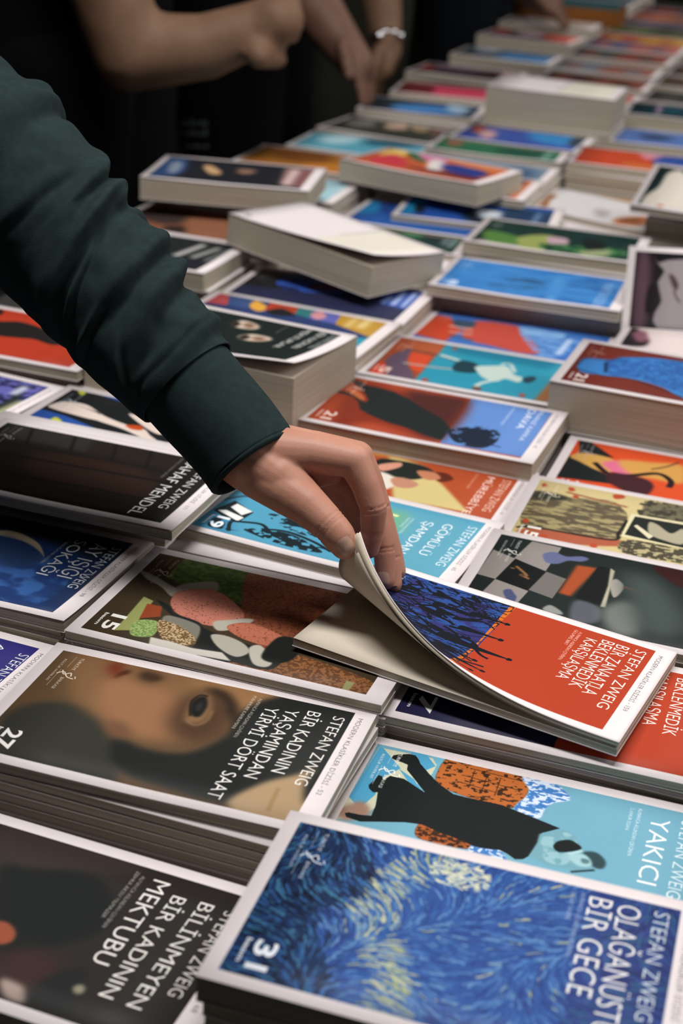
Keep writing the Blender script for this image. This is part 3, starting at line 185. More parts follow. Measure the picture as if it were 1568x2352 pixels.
def catmull(p,closed=True,k=6):
    p=np.array(p,float); n=len(p); out=[]
    for i in range(n if closed else n-1):
        if closed: a,b,c,d=p[i-1],p[i],p[(i+1)%n],p[(i+2)%n]
        else: a,b,c,d=p[max(i-1,0)],p[i],p[i+1],p[min(i+2,n-1)]
        for t in np.arange(k)/k: out.append(.5*((2*b)+(-a+c)*t+(2*a-5*b+4*c-d)*t*t+(-a+3*b-3*c+d)*t**3))
    if not closed: out.append(p[-1])
    return np.array(out)
class Canvas:
    def __init__(s,ppc,seed):
        s.k=ppc; s.w=int(20.5*ppc); s.h=int(12.5*ppc); s.a=np.empty((s.h,s.w,3),np.float32); s.a[:]=hexc('e6dddc'); s.rng=np.random.default_rng(seed)
    def mask(s,pts,pad=0,clip=True):
        p=np.array(pts,float)*s.k; lo=[0,0,s.w,s.h]
        if clip: lo=[int(.78*s.k),int(.72*s.k),int(19.3*s.k),int(11.78*s.k)]
        x0=int(max(lo[0],p[:,0].min()-pad)); x1=int(min(lo[2],p[:,0].max()+pad+1)); y0=int(max(lo[1],p[:,1].min()-pad)); y1=int(min(lo[3],p[:,1].max()+pad+1))
        if x1<=x0 or y1<=y0: return None
        ys=np.arange(y0,y1)+.5; xs=np.arange(x0,x1)+.5; mk=np.zeros((y1-y0,x1-x0),bool)
        q=np.roll(p,-1,0)
        for (ax,ay),(bx,by) in zip(p,q):
            if ay==by: continue
            a,b=(ay,by) if ay<by else (by,ay)
            i0=np.searchsorted(ys,a,'left'); i1=np.searchsorted(ys,b,'left')
            if i1<=i0: continue
            xc=ax+(ys[i0:i1]-ay)*(bx-ax)/(by-ay)
            mk[i0:i1]^=xs[None]<xc[:,None]
        return (x0,y0,x1,y1,mk.astype(np.float32))
    def put(s,mk,col,blurpx=0):
        if mk is None: return
        x0,y0,x1,y1,m=mk
        if blurpx>=1: m=blur(m,blurpx)
        s.a[y0:y1,x0:x1]+= (col-s.a[y0:y1,x0:x1])*m[...,None]
    def poly(s,col,pts,b=0,smooth=False,clip=True):
        if smooth: pts=catmull(pts)
        bp=b*s.k; s.put(s.mask(pts,3*bp,clip),hexc(col),bp)
    def stroke(s,col,pts,w,b=0,clip=True):
        p=catmull(pts,False,5) if len(pts)>2 else np.array(pts,float)
        d=np.gradient(p,axis=0); d/=np.linalg.norm(d,axis=1)[:,None]+1e-9; n=np.stack([-d[:,1],d[:,0]],1)*w/2
        s.poly(col,np.concatenate([p+n,(p-n)[::-1]]),b,False,clip)
    def noisep(s,col,pts,sx,sy,thr,soft,base=None):
        mk=s.mask(catmull(pts),2)
        if mk is None: return
        x0,y0,x1,y1,m=mk; m=blur(m,.03*s.k)
        if base: s.put((x0,y0,x1,y1,m),hexc(base))
        n=vnoise(y1-y0,x1-x0,sy*s.k,sx*s.k,s.rng); t=np.clip((n-thr)/max(soft*.5,.01)+.5,0,1)
        if thr>.5: t=1-t
        s.put((x0,y0,x1,y1,(m*t).astype(np.float32)),hexc(col))
    def text(s,txt,lx,ya,yb,cap,col,bold=False):
        tris,x0,x1=text_tris(txt,bold)
        # reading direction runs to -y, letters stand up along +x
        sc=(ya-yb)/(x1-x0); P=np.empty_like(tris); P[...,0]=(lx+tris[...,1]*cap)*s.k; P[...,1]=(ya-(tris[...,0]-x0)*sc)*s.k
        c=hexc(col); a=s.a
        for t in P:
            xa=max(0,int(t[:,0].min())); xb=min(s.w,int(t[:,0].max())+2); y0=max(0,int(t[:,1].min())); y1=min(s.h,int(t[:,1].max())+2)
            if xb<=xa or y1<=y0: continue
            X=np.arange(xa,xb)[None]+.5; Y=np.arange(y0,y1)[:,None]+.5
            (ax,ay),(bx,by),(cx,cy)=t
            D=(bx-ax)*(cy-ay)-(cx-ax)*(by-ay)
            if abs(D)<1e-9: continue
            u=((bx-X)*(cy-Y)-(cx-X)*(by-Y))/D; v=((cx-X)*(ay-Y)-(ax-X)*(cy-Y))/D; e=-1e-3
            m=(u>=e)&(v>=e)&(1-u-v>=e); a[y0:y1,xa:xb][m]=c
_T={}
def text_tris(txt,bold=False):
    key=(txt,bold)
    if key in _T: return _T[key]
    cu=bpy.data.curves.new('print','FONT'); cu.body=txt; cu.size=1; cu.resolution_u=3; cu.offset=.022 if bold else -.008
    o=bpy.data.objects.new('print',cu); COL.objects.link(o); dg=bpy.context.evaluated_depsgraph_get(); dg.update()
    me=bpy.data.meshes.new_from_object(o.evaluated_get(dg)); me.calc_loop_triangles()
    v=np.array([x.co[:2] for x in me.vertices]).reshape(-1,2); t=np.array([x.vertices[:] for x in me.loop_triangles],int).reshape(-1,3)
    bpy.data.objects.remove(o); bpy.data.curves.remove(cu); bpy.data.meshes.remove(me)
    v=v.copy(); v[:,1]/=.72
    _T[key]=(v[t],v[:,0].min(),v[:,0].max()); return _T[key]
def paint_trees(c):
    r=c.rng
    c.poly('2f2f68',[(.78,.72),(9.9,.72),(9.9,11.78),(.78,11.78)])
    c.noisep('2a4a8c',[(.5,.5),(10,.5),(10,12),(.5,12)],1.2,.9,.45,.3); c.poly('ad3c20',[(9.9,.7),(11.5,.7),(11.5,11.8),(9.9,11.8)]); c.poly('cf6a24',[(9.55,.72),(9.95,.72),(9.8,6),(10.0,11.78),(9.6,11.78),(9.7,6)])
    for i in range(420):
        x=r.uniform(0,9.4); y=r.uniform(.6,11.8); a=r.normal(.0,.35); L=r.uniform(.5,2.2)
        p=[(x,y)]
        for k in range(3):
            a+=r.normal(0,.35); x+=L/3*math.cos(a); y+=L/3*math.sin(a); p.append((min(x,9.9),y))
        c.stroke('10121c',p,r.choice([.05,.07,.1,.22]),0)
    for i in range(46):
        x=r.uniform(.6,8.4); y=r.uniform(.8,11.6); L=r.uniform(.8,1.7); w=r.uniform(.12,.28); a=r.normal(0,.2); dx,dy=L*math.cos(a),L*math.sin(a)
        c.poly('10121c',[(x,y-w),(x+dx*.5,y+dy*.5-w),(x+dx,y+dy),(x+dx*.5,y+dy*.5+w),(x,y+w)],0,True)
        c.poly('10121c',[(x+dx,y+dy-.1),(x+dx+.14,y+dy),(x+dx,y+dy+.1),(x+dx-.1,y+dy)],0,True)
    # figures that step across the orange rim
    for x,y,L,w in ((8.0,9.2,2.3,.3),(8.1,7.0,2.6,.28),(7.6,5.0,4.4,.5),(8.2,3.3,2.2,.3),(8.0,2.2,3.3,.42),(8.2,1.4,2.6,.22)):
        c.poly('10121c',[(x,y-w),(x+L*.55,y-w*.5),(x+L,y-.05),(x+L,y+.05),(x+L*.55,y+w*.5),(x,y+w)],0,True)
        c.poly('10121c',[(x+L-.08,y-.16),(x+L+.2,y-.12),(x+L+.24,y+.1),(x+L-.05,y+.16)],0,True)
    c.stroke('10121c',[(9.6,5.2),(10.4,4.4),(11.0,4.2)],.22); c.stroke('10121c',[(9.4,2.0),(10.6,2.7),(11.2,2.9)],.2); c.stroke('10121c',[(9.0,3.4),(10.4,2.9)],.15)
def paint_waves(c):
    # loose brush strokes drifting over a deep blue ground: a plain painterly texture
    r=c.rng; w1=vnoise(64,104,20,30,r,2)
    c.poly('1c2c4c',[(.78,.72),(6.0,.72),(5.2,5),(5.4,11.78),(.78,11.78)],.5)
    c.poly('222c60',[(15.0,.72),(19.3,.72),(19.3,11.78),(15.6,11.78)],.8)
    pal={'d':['16223c','1c2f52','24406e','2f5c90','101828','3c7090'],'m':['2b4a8a','36609f','4a76ae','5a84b0','243c78','2f5294','2a3f7c'],'y':['a8aa88','b8ba98','8098a0','5f86ac','98a078','4a70a4','36609f'],'n':['2a3a78','263a74','344c88','2c5478']}
    for i in range(4200):
        x=r.uniform(.5,19.6); y=r.uniform(.5,12); n=w1[min(63,int(y/12.5*64)),min(103,int(x/20.5*104))]
        band=7.0+1.1*math.sin(y*.55+.6)
        z='d' if x<4.6+.8*math.sin(y*.9) else 'y' if abs(x-band)<.8+n*.8 else 'n' if x>15.2 else 'm'
        if z=='m' and r.random()<.05: z='y'
        col=pal[z][r.integers(len(pal[z]))]
        a=1.45+1.3*math.sin(x*.42+1.1*math.sin(y*.5))+ (n-.5)*2.2; L=r.uniform(.35,1.0); dx,dy=math.cos(a)*L/2,math.sin(a)*L/2; b=r.normal(0,.08)
        c.stroke(col,[(x-dx,y-dy),(x+b*dy*2,y-b*dx*2),(x+dx,y+dy)],r.uniform(.05,.12))
    c.a[:]=blur(c.a,1)
    for x,y,rx,ry in ((8.9,10.6,1.5,1.0),):
        for i in range(160):
            t=r.uniform(0,6.28); q=math.sqrt(r.random()); c.stroke(['c8ccb0','b4bca8','d2d2b8','a0b0b0'][r.integers(4)],[(x+rx*q*math.cos(t),y+ry*q*math.sin(t)),(x+rx*q*math.cos(t)+.25,y+ry*q*math.sin(t)+r.normal(0,.12))],.09)
    c.poly('274a72',[(16.8,2),(18.2,2.2),(18.0,3.6),(16.6,3.4)],.6)
def logo(c,col):
    c.text('TÜRKİYE',2.18,11.35,9.95,.22,col); c.text('BANKASI',2.0,9.0,7.75,.22,col); c.text('KÜLTÜR YAYINLARI',1.3,10.9,8.4,.17,col)
    c.stroke(col,[(1.85,11.4),(1.85,10.1)],.025); c.stroke(col,[(1.62,9.8),(1.62,7.9)],.025)
    c.stroke(col,[(1.75,9.75),(2.0,9.35),(2.35,9.6),(2.5,9.25)],.08); c.stroke(col,[(1.55,9.3),(1.9,9.6),(2.3,9.15),(2.75,9.05)],.08); c.stroke(col,[(2.75,9.35),(2.85,9.1)],.06)
def paint(key,ppc):
    c=Canvas(ppc,abs(sum(ord(x)*31**i for i,x in enumerate(key)))%9999)
    ops=ART.get(key,[])
    for op in ops:
        k=op[0]
        if k=='bg': c.a[int(.72*ppc):int(11.78*ppc),int(.78*ppc):int(19.3*ppc)]=hexc(op[1])
        elif k=='p': c.poly(op[1],op[2],op[3] if len(op)>3 else 0)
        elif k=='c': c.poly(op[1],op[2],op[3] if len(op)>3 else 0,True)
        elif k=='s': c.stroke(op[1],op[2],op[3],op[4] if len(op)>4 else 0)
        elif k=='n': c.noisep(op[1],op[2],*op[3:])
        elif k=='trees': paint_trees(c)
        elif k=='swirls': paint_waves(c)
    if ppc>=28 and ops:
        g=c.rng.normal(0,.008,c.a.shape[:2]).astype(np.float32); c.a+=g[...,None]
    for op in ops:
        k=op[0]
        if k=='t': c.text(op[1],op[2],op[3],op[4],op[5],op[6])
        elif k=='ser' and ppc>=24: c.text('MODERN KLASİKLER DİZİSİ - '+op[1],19.62,11.3,3.5,.3,'4a4646')
        elif k=='logo' and ppc>=24: logo(c,op[1])
        elif k=='num' and ppc>=24:
            c.text(op[1],1.75,3.15,1.25,1.0,op[2],True); c.text('basım',1.25,3.1,1.5,.25,op[2],True)
    return c
def image_mat(key,ppc):
    c=paint(key,ppc); im=bpy.data.images.new('print_'+key,c.w,c.h); a=np.ones((c.h,c.w,4),np.float32); a[...,:3]=np.clip(c.a,0,1)
    im.pixels.foreach_set(a.ravel()); im.update(); im.pack()
    m=mat('printed_cover','e6dddc',.55,.18); nt=m.node_tree; t=nt.nodes.new('ShaderNodeTexImage'); t.image=im; t.extension='EXTEND'
    nt.links.new(t.outputs[0],nt.nodes['Principled BSDF'].inputs['Base Color']); return m
# ---------------------------------------------------------------- books
L_,Wd=.205,.125
M_card=mat('white_cover_card','e2dad8',.5,.25)
def pages_mat():
    m=mat('book_pages','b8af9d',.85,.15); nt=m.node_tree; b=nt.nodes['Principled BSDF']
    tc=nt.nodes.new('ShaderNodeTexCoord'); mp=nt.nodes.new('ShaderNodeMapping'); mp.inputs['Scale'].default_value=(4,4,1500)
    n=nt.nodes.new('ShaderNodeTexNoise'); n.inputs['Scale'].default_value=1; n.inputs['Detail'].default_value=3
    r=nt.nodes.new('ShaderNodeValToRGB'); r.color_ramp.elements[0].position=.25; r.color_ramp.elements[1].position=.75
    r.color_ramp.elements[0].color=(*lin('958b78'),1); r.color_ramp.elements[1].color=(*lin('c6bdad'),1)
    nt.links.new(tc.outputs['Object'],mp.inputs[0]); nt.links.new(mp.outputs[0],n.inputs[0]); nt.links.new(n.outputs[0],r.inputs[0]); nt.links.new(r.outputs[0],b.inputs['Base Color'])
    bp=nt.nodes.new('ShaderNodeBump'); bp.inputs['Strength'].default_value=.35; bp.inputs['Distance'].default_value=.0006
    nt.links.new(n.outputs[0],bp.inputs['Height']); nt.links.new(bp.outputs[0],b.inputs['Normal']); return m
M_pages=pages_mat()
CT=.0004
def sheet_me(name,f,nx,ny,th=CT,x0=0,x1=L_,y0=0,y1=Wd):
    """thin sheet: f(x,y)->(point, normal); uv over the cover"""
    vs=[];fs=[];uv=[]
    for k in (0,1):
        for j in range(ny+1):
            for i in range(nx+1):
                x=x0+(x1-x0)*i/nx; y=y0+(y1-y0)*j/ny; p,n=f(x,y); vs.append(Vector(p)-Vector(n)*th*(1-k))
                uv.append((x/L_,y/Wd))
    N=(nx+1)*(ny+1); g=lambda i,j,k:k*N+j*(nx+1)+i
    for j in range(ny):
        for i in range(nx):
            fs.append((g(i,j,1),g(i+1,j,1),g(i+1,j+1,1),g(i,j+1,1))); fs.append((g(i,j,0),g(i,j+1,0),g(i+1,j+1,0),g(i+1,j,0)))
    for i in range(nx): fs.append((g(i,0,0),g(i+1,0,0),g(i+1,0,1),g(i,0,1))); fs.append((g(i,ny,0),g(i,ny,1),g(i+1,ny,1),g(i+1,ny,0)))
    for j in range(ny): fs.append((g(0,j,0),g(0,j,1),g(0,j+1,1),g(0,j+1,0))); fs.append((g(nx,j,0),g(nx,j+1,0),g(nx,j+1,1),g(nx,j,1)))
    me=me_from(name,vs,fs); u=me.uv_layers.new(name='UVMap'); loops=[l.vertex_index for l in me.loops]; nt=len([0])
    side=2*nx*ny
    for pi,p in enumerate(me.polygons):
        for li in p.loop_indices:
            a=uv[me.loops[li].vertex_index]
            u.data[li].uv=a if (pi<side and pi%2==0) else (.002,.002)
    return me
def cover_f(t,curl,corner):
    def f(x,y):
        a=1-y/Wd; h=curl*.01*a**4*(.6+.4*math.cos(x*31))
        if corner: h+=corner*.01*(a**1.6)*(max(0,(x/L_-.05))**1.2)
        return (x,y,t+h),(0,0,1)
    return f
MESH={}
def book_meshes(t,curl=0,corner=0):
    k=(round(t,5),curl,corner)
    if k in MESH: return MESH[k]
    n=(8,8) if (curl>.12 or corner) else (4,5)
    fr=sheet_me('front_cover',cover_f(t,curl,corner),*n)
    pb=box_me('page_block',.0004,L_-.0004,.0006,Wd-.0006,CT+.00005,t-CT-.00005)
    bk=box_me('back_cover',0,L_,0,Wd,0,CT); sp=box_me('spine',0,L_,Wd-.00055,Wd,CT,t-CT)
    MESH[k]=(fr,pb,bk,sp); return MESH[k]
def place(s,u,z,yaw,tilt=0,bank=0): # foot of the book at cm coords
    return Matrix.Translation(W((s,u,z)))@Matrix.Rotation(math.radians(yaw),4,'Z')@Matrix.Rotation(-math.radians(tilt),4,'Y')@Matrix.Rotation(math.radians(bank),4,'X')
def book(mw,t,label,group,cover=None,curl=0,corner=0):
    fr,pb,bk,sp=book_meshes(t,curl,corner)
    e=empty('book',mw,label,'book',group)
    if cover: fr=fr.copy()
    link('front_cover',fr,cover or M_card,e,True)
    if not cover and not fr.materials: fr.materials.append(M_card)
    link('page_block',pb,M_pages,e); link('back_cover',bk,M_card,e); link('spine',sp,M_card,e)
    return e
DESC={
'H':('paperback with swirling blue and cream brushstroke cover','the swirling blue cover'),
'P':('paperback with a black-suited man upside down on a sky-blue cover','the sky-blue suited-man cover'),
'G2':('red paperback with a dark tree cover lying half under the lifted book','the lower red cover'),
'D':('paperback with a chessboard and a dark ship-like building on its cover','the chessboard cover'),
'BC':('paperback with a pale yellow cover of fossils, money and portraits','the pale yellow collage cover'),
'BB':('paperback with an orange cover of a pink and black face','the orange face cover'),
'M':('thick dark red paperback with a blue patterned shape on the cover','the thick dark red book'),
'BA':('paperback with a pink and black cover below the upright book','the pink and black cover'),
'N':('dark paperback with a black-haired head and big white title, nearest left','the dark cover nearest left'),
'A':('paperback with a close-up brown face and one eye on the cover','the brown face cover'),
'B':('paperback with a collage of pink spotted balloons and people lying down','the pink balloon collage cover'),
'K':('turquoise paperback with black ink drawing right below the hand','the turquoise ink-drawing cover'),
'L':('rust and cream paperback with a seated woman, just right of the knuckles','the rust and cream cover'),
'C':('paperback with a huge black shadow on rust next to a blue panel','the rust and blue shadow cover'),
'BD':('paperback with a pale acrobat in black shorts on turquoise','the turquoise acrobat cover'),
'BE':('paperback with a red figure on orange and blue, behind the acrobat book','the red and blue figure cover'),
'E':('paperback with a plain sea-blue cover and a dark floating shape','the sea-blue cover'),
'F':('paperback with a green and pink leafy cover behind the sea-blue one','the green and pink leafy cover'),
'AT':('slanted paperback with a big white shape on brown cover','the white-on-brown cover'),
'AT1':('paperback with an ochre and brown cover under the orange one','the ochre cover'),
'AS':('paperback with an orange cover ending in deep blue, at right','the orange and deep blue cover'),
'AQ':('pale blue paperback right of the thick blank-topped book','the pale blue cover'),
'AR':('dark teal paperback with one pink stripe at the right edge','the dark teal cover'),
'Q':('indigo paperback cut off by the left edge, beside the brown face book','the indigo cover'),
'I':('navy paperback with a thin crescent moon','the crescent moon cover'),
'J':('nearly black paperback with shelves pictured, under the cuff','the black shelf cover'),
'R':('blue and black paperback with white swimmers and yellow stars','the blue and black swimmer cover'),
'U':('very thick black paperback with two pale faces and a lifted cover','the thick two-face book'),
'V':('paperback with patchwork squares of many colours behind the thick black book','the patchwork cover'),
'W':('paperback with a dark grey and royal blue cover partly under the tilted blank book','the grey-blue patchy cover'),
'X':('thick paperback lying askew with a blank cream top','the askew blank book'),
'AX':('dark green paperback half hidden behind the askew blank book','the dark green cover'),
'AW':('blue paperback peeking out left of the blue night cover','the hidden blue cover'),
'AV':('blue night-scene paperback under the corner of the tilted colourful book','the blue night cover'),
'AC':('thick tilted paperback with a multicoloured red, yellow and green cover','the tilted colourful book'),
'AU':('paperback with maroon and orange cover right behind the tilted colourful book','the maroon and orange cover'),
'AU2':('paperback with a grey-blue cover behind the maroon and orange one','the grey-blue cover'),
'AP':('green paperback in front of the royal blue one','the green cover'),
'AO':('royal blue paperback in front of the thick blank-topped book','the royal blue cover'),
'AM':('very thick far book with a blank white top','the very thick blank-topped book'),
'S':('violet-blue flowered paperback at the left edge under the red one','the violet-blue cover'),
'T':('red paperback with a ragged black band left of the sleeve','the red and black cover'),
'Y':('black paperback with a grey title beside the sleeve','the black grey-titled cover'),
'Z':('brown paperback lying under the shadow of the dark thick book','the brown cover'),
'AA':('thick paperback with dark blue smoky cover at the table edge','the dark smoky cover'),
'BF':('pale aqua paperback just right of the dark smoky book','the pale aqua cover'),
'AB':('ochre-brown paperback behind the dark smoky book','the ochre-brown cover'),
'AD':('teal and white misty paperback at the table edge','the misty teal cover'),
'AE':('olive-grey paperback with pale figures at the table edge','the olive-grey cover'),
'AF':('navy paperback with a light blue wave left of the thick white-topped book','the navy wave cover'),
'AG':('maroon and pink paperback at the table edge','the maroon and pink cover'),
'AH':('dark plum paperback at the far table edge','the dark plum cover'),
'AI':('steel-blue paperback at the far table edge','the steel-blue cover'),
'AJ':('thick far paperback speckled red and white','the red and white speckled cover'),
}
# key:(s,u,z of the fore-edge foot corner, yaw, tilt, bank, thickness, thickness below, s and u below, detail, edge curl, corner curl) in cm on the table
TOP={
'H':(-21.00,45.63,-46.43,2.8,0.0,0.0, 1.30,1.10,-20.8,46.0,64,0.12,0.0),
'P':(-21.55,59.17,-50.41,1.9,0.0,0.0, 0.60,0.60,-21.3,59.6,64,0.10,0.0),
'G2':(-21.56,71.96,-49.15,1.2,0.0,0.0, 0.55,0.50,-21.5,72.7,64,0.08,0.0),
'D':(-21.70,85.86,-48.89,0.1,0.0,0.0, 0.60,0.70,-21.4,86.2,64,0.10,0.0),
'BC':(-21.46,98.09,-49.60,1.0,0.0,0.0, 0.60,0.70,-21.2,98.9,56,0.10,0.0),
'BB':(-21.03,109.97,-50.63,0.4,0.0,0.0, 0.70,0.80,-21.0,111.6,48,0.10,0.0),
'M':(-23.65,123.22,-46.31,-1.4,0.0,0.0, 4.40,1.20,-22.0,124.2,40,0.05,0.0),
'BA':(-22.17,140.03,-49.71,-0.7,0.0,0.0, 0.70,0.90,-21.8,140.2,30,0.10,0.0),
'N':(-42.08,45.05,-51.19,-1.0,0.0,0.0, 0.70,0.70,-42.0,45.2,64,0.12,0.0),
'A':(-41.37,58.23,-48.63,2.6,0.0,0.0, 0.70,0.62,-41.8,58.6,64,0.12,0.0),
'B':(-41.70,71.12,-48.00,0.3,0.0,0.0, 0.60,0.60,-41.7,71.9,64,0.06,0.0),
'K':(-42.58,88.74,-49.02,-4.0,0.0,0.0, 0.75,0.70,-42.4,87.0,64,0.15,0.0),
'L':(-42.28,100.60,-50.40,-0.7,0.0,0.0, 0.60,0.80,-42.3,100.0,48,0.10,0.0),
'C':(-42.32,110.91,-48.86,-0.7,0.0,0.0, 1.50,1.00,-42.4,113.4,44,0.12,0.0),
'BD':(-42.73,127.24,-50.27,0.2,0.0,0.0, 0.60,0.80,-42.6,127.4,36,0.10,0.0),
'BE':(-42.86,141.23,-51.45,-1.2,0.0,0.0, 0.60,0.80,-42.7,140.6,32,0.10,0.0),
'E':(-43.16,150.97,-48.42,1.9,0.0,0.0, 1.00,0.85,-42.8,153.6,32,0.15,0.0),
'F':(-44.92,170.70,-48.81,1.9,0.0,0.0, 1.30,0.90,-44.6,170.9,26,0.15,0.0),
'AT':(-46.05,198.88,-50.63,-18.0,0.0,0.0, 0.70,1.00,-42.5,187.6,20,0.20,0.0),
'AT1':(-42.30,200.60,-51.40,0.0,0.0,0.0, 0.70,1.00,-42.3,200.7,16,0.10,0.0),
'AS':(-42.11,213.63,-47.67,3.3,0.0,0.0, 1.20,1.10,-42.1,213.6,16,0.10,0.0),
'AQ':(-41.46,241.67,-49.87,6.3,0.0,0.0, 1.20,1.00,-41.5,241.7,14,0.10,0.0),
'AR':(-42.57,259.04,-48.66,4.2,0.0,0.0, 2.20,1.00,-42.6,259.0,14,0.10,0.0),
'Q':(-63.33,60.28,-49.99,-1.5,0.0,0.0, 0.70,0.80,-63.4,60.4,48,0.10,0.0),
'I':(-63.40,73.28,-48.89,-0.3,0.0,0.0, 0.65,0.65,-63.8,73.4,56,0.25,0.0),
'J':(-61.10,83.83,-46.79,0.3,0.0,0.0, 0.70,0.65,-62.9,86.6,56,0.15,0.0),
'R':(-63.35,97.20,-48.98,-1.9,0.0,0.0, 0.70,0.80,-63.4,99.6,40,0.10,0.0),
'U':(-62.48,111.46,-44.70,-5.0,0.0,0.0, 5.00,1.00,-63.0,112.4,40,0.15,1.3),
'V':(-63.15,127.60,-48.88,-2.5,0.0,0.0, 0.90,0.80,-63.2,125.6,32,0.10,0.0),
'W':(-62.91,140.20,-49.65,0.9,0.0,0.0, 0.80,0.80,-63.2,140.4,30,0.10,0.0),
'X':(-66.23,150.99,-43.81,-20.4,-3.6,-3.4, 3.30,0.00,-66.2,151.0,24,0.10,1.3),
'AX':(-65.23,168.74,-50.47,3.7,0.0,0.0, 0.70,0.80,-64.0,166.6,22,0.10,0.0),
'AW':(-62.59,176.50,-50.10,0.9,0.0,0.0, 0.50,0.90,-63.0,181.5,20,0.10,0.0),
'AV':(-56.81,179.93,-49.45,6.6,0.0,0.0, 0.60,0.00,-56.8,179.9,24,0.10,0.0),
'AC':(-66.97,188.26,-45.40,-12.5,0.3,-1.2, 2.60,0.00,-67.0,188.3,22,0.20,0.0),
'AU':(-63.13,190.69,-48.30,0.8,0.0,0.0, 0.90,0.90,-63.0,192.4,16,0.10,0.0),
'AU2':(-63.13,200.69,-48.60,0.8,0.0,0.0, 0.90,0.90,-63.1,200.7,14,0.10,0.0),
'AP':(-64.31,218.19,-49.34,3.4,0.0,0.0, 1.00,1.00,-64.3,218.2,16,0.20,0.0),
'AO':(-63.41,226.81,-49.06,-0.5,0.0,0.0, 1.00,1.00,-63.4,231.4,16,0.10,0.0),
'AM':(-61.74,241.38,-43.38,0.6,-0.5,0.1, 5.40,1.00,-61.7,241.4,14,0.05,0.0),
'S':(-84.30,98.20,-48.89,-5.0,0.0,0.0, 0.80,0.80,-84.2,98.4,40,0.10,0.0),
'T':(-83.12,110.90,-48.12,-0.9,0.0,0.0, 0.80,0.80,-84.0,112.0,36,0.12,0.0),
'Y':(-84.89,140.68,-47.67,-0.1,0.0,0.0, 1.90,0.80,-84.6,141.2,26,0.15,0.0),
'Z':(-84.67,156.82,-48.87,-0.8,0.0,0.0, 0.80,0.90,-84.6,156.8,22,0.10,0.0),
'AA':(-82.95,162.61,-44.36,11.0,0.0,0.0, 2.60,0.00,-83.0,162.6,22,0.10,0.0),
'BF':(-84.54,177.62,-48.62,1.4,0.0,0.0, 0.90,0.80,-84.6,177.8,18,0.10,0.0),
'AB':(-85.11,194.45,-49.02,1.3,0.0,0.0, 0.90,0.90,-85.1,194.4,16,0.10,0.0),
'AD':(-85.58,215.80,-50.93,0.8,0.0,0.0, 0.90,0.90,-85.6,215.8,16,0.10,0.0),
'AE':(-85.75,229.24,-50.58,-7.0,0.0,0.0, 0.90,0.90,-85.7,229.2,16,0.10,0.0),
'AF':(-84.75,245.35,-50.18,5.2,0.0,0.0, 0.90,0.90,-84.8,245.4,14,0.10,0.0),
'AG':(-83.77,259.78,-49.67,7.1,0.0,0.0, 0.90,0.90,-83.8,259.8,14,0.10,0.0),
'AH':(-88.61,283.91,-50.02,-3.6,0.0,0.0, 1.00,1.00,-88.6,283.9,14,0.10,0.0),
'AI':(-85.29,301.81,-48.98,-1.6,0.0,0.0, 1.00,1.00,-85.3,301.8,14,0.10,0.0),
'AJ':(-85.52,322.26,-47.79,-4.9,0.0,0.0, 2.60,1.00,-85.5,322.3,14,0.10,0.0),
}

TABZ=-54.0
ORD=['','second','third','fourth','fifth','sixth','seventh','eighth','ninth','tenth']
def stack_below(us,uu,ztop,tu,name,rng):
    H=ztop-TABZ
    if H<.25: return
    n=max(1,min(9,int(round(H/tu)))); t=H/n/100; zb=ztop
    tm=round(t,4)
    for i in range(n):
        zb-=H/n
        ds,du,dy=rng.uniform(-.12,.12),rng.uniform(-.1,.1),rng.uniform(-.35,.35)
        book(place(us+ds,uu+du,zb,dy),tm-.00002,'white-edged paperback, %s down in the stack under %s'%(ORD[i+1],name),'paperbacks stacked below '+name)
rng=random.Random(3)
for key,(s,u,z,yaw,tilt,bank,t,tu,us,uu,ppc,curl,corner) in TOP.items():
    mw=Matrix.Translation(W((s,u,z)))@Matrix.Rotation(math.radians(yaw),4,'Z')@Matrix.Rotation(-math.radians(tilt),4,'Y')@Matrix.Rotation(math.radians(bank),4,'X')@Matrix.Translation((0,0,-t/100))
    full,short=DESC[key]
    cv=M_card if key in('X','AM') else image_mat(key,ppc)
    if key in('X','AM'):
        ART[key]=[('bg','e6dddc'),('p','e2dccb',[(11.5,0.8),(19.3,.8),(19.3,11.7),(12.2,11.7)],.15),('s','8d8a84',[(12.1,11.7),(11.6,5.2)] if key=='X' else [(11.6,11.6),(10.9,2)],.18,.05),('s','5a5a58',[(1.2,1.6),(1.9,1.5)],.5,.15)]  # grey line across the blank top: shadow at the flap fold, painted into the colour
        cv=image_mat(key,ppc)
    book(mw,t/100,full,'books lying face up on the table',cv,curl,corner)
    if tu>0: stack_below(us,uu,z-t-.02,tu,short,rng)
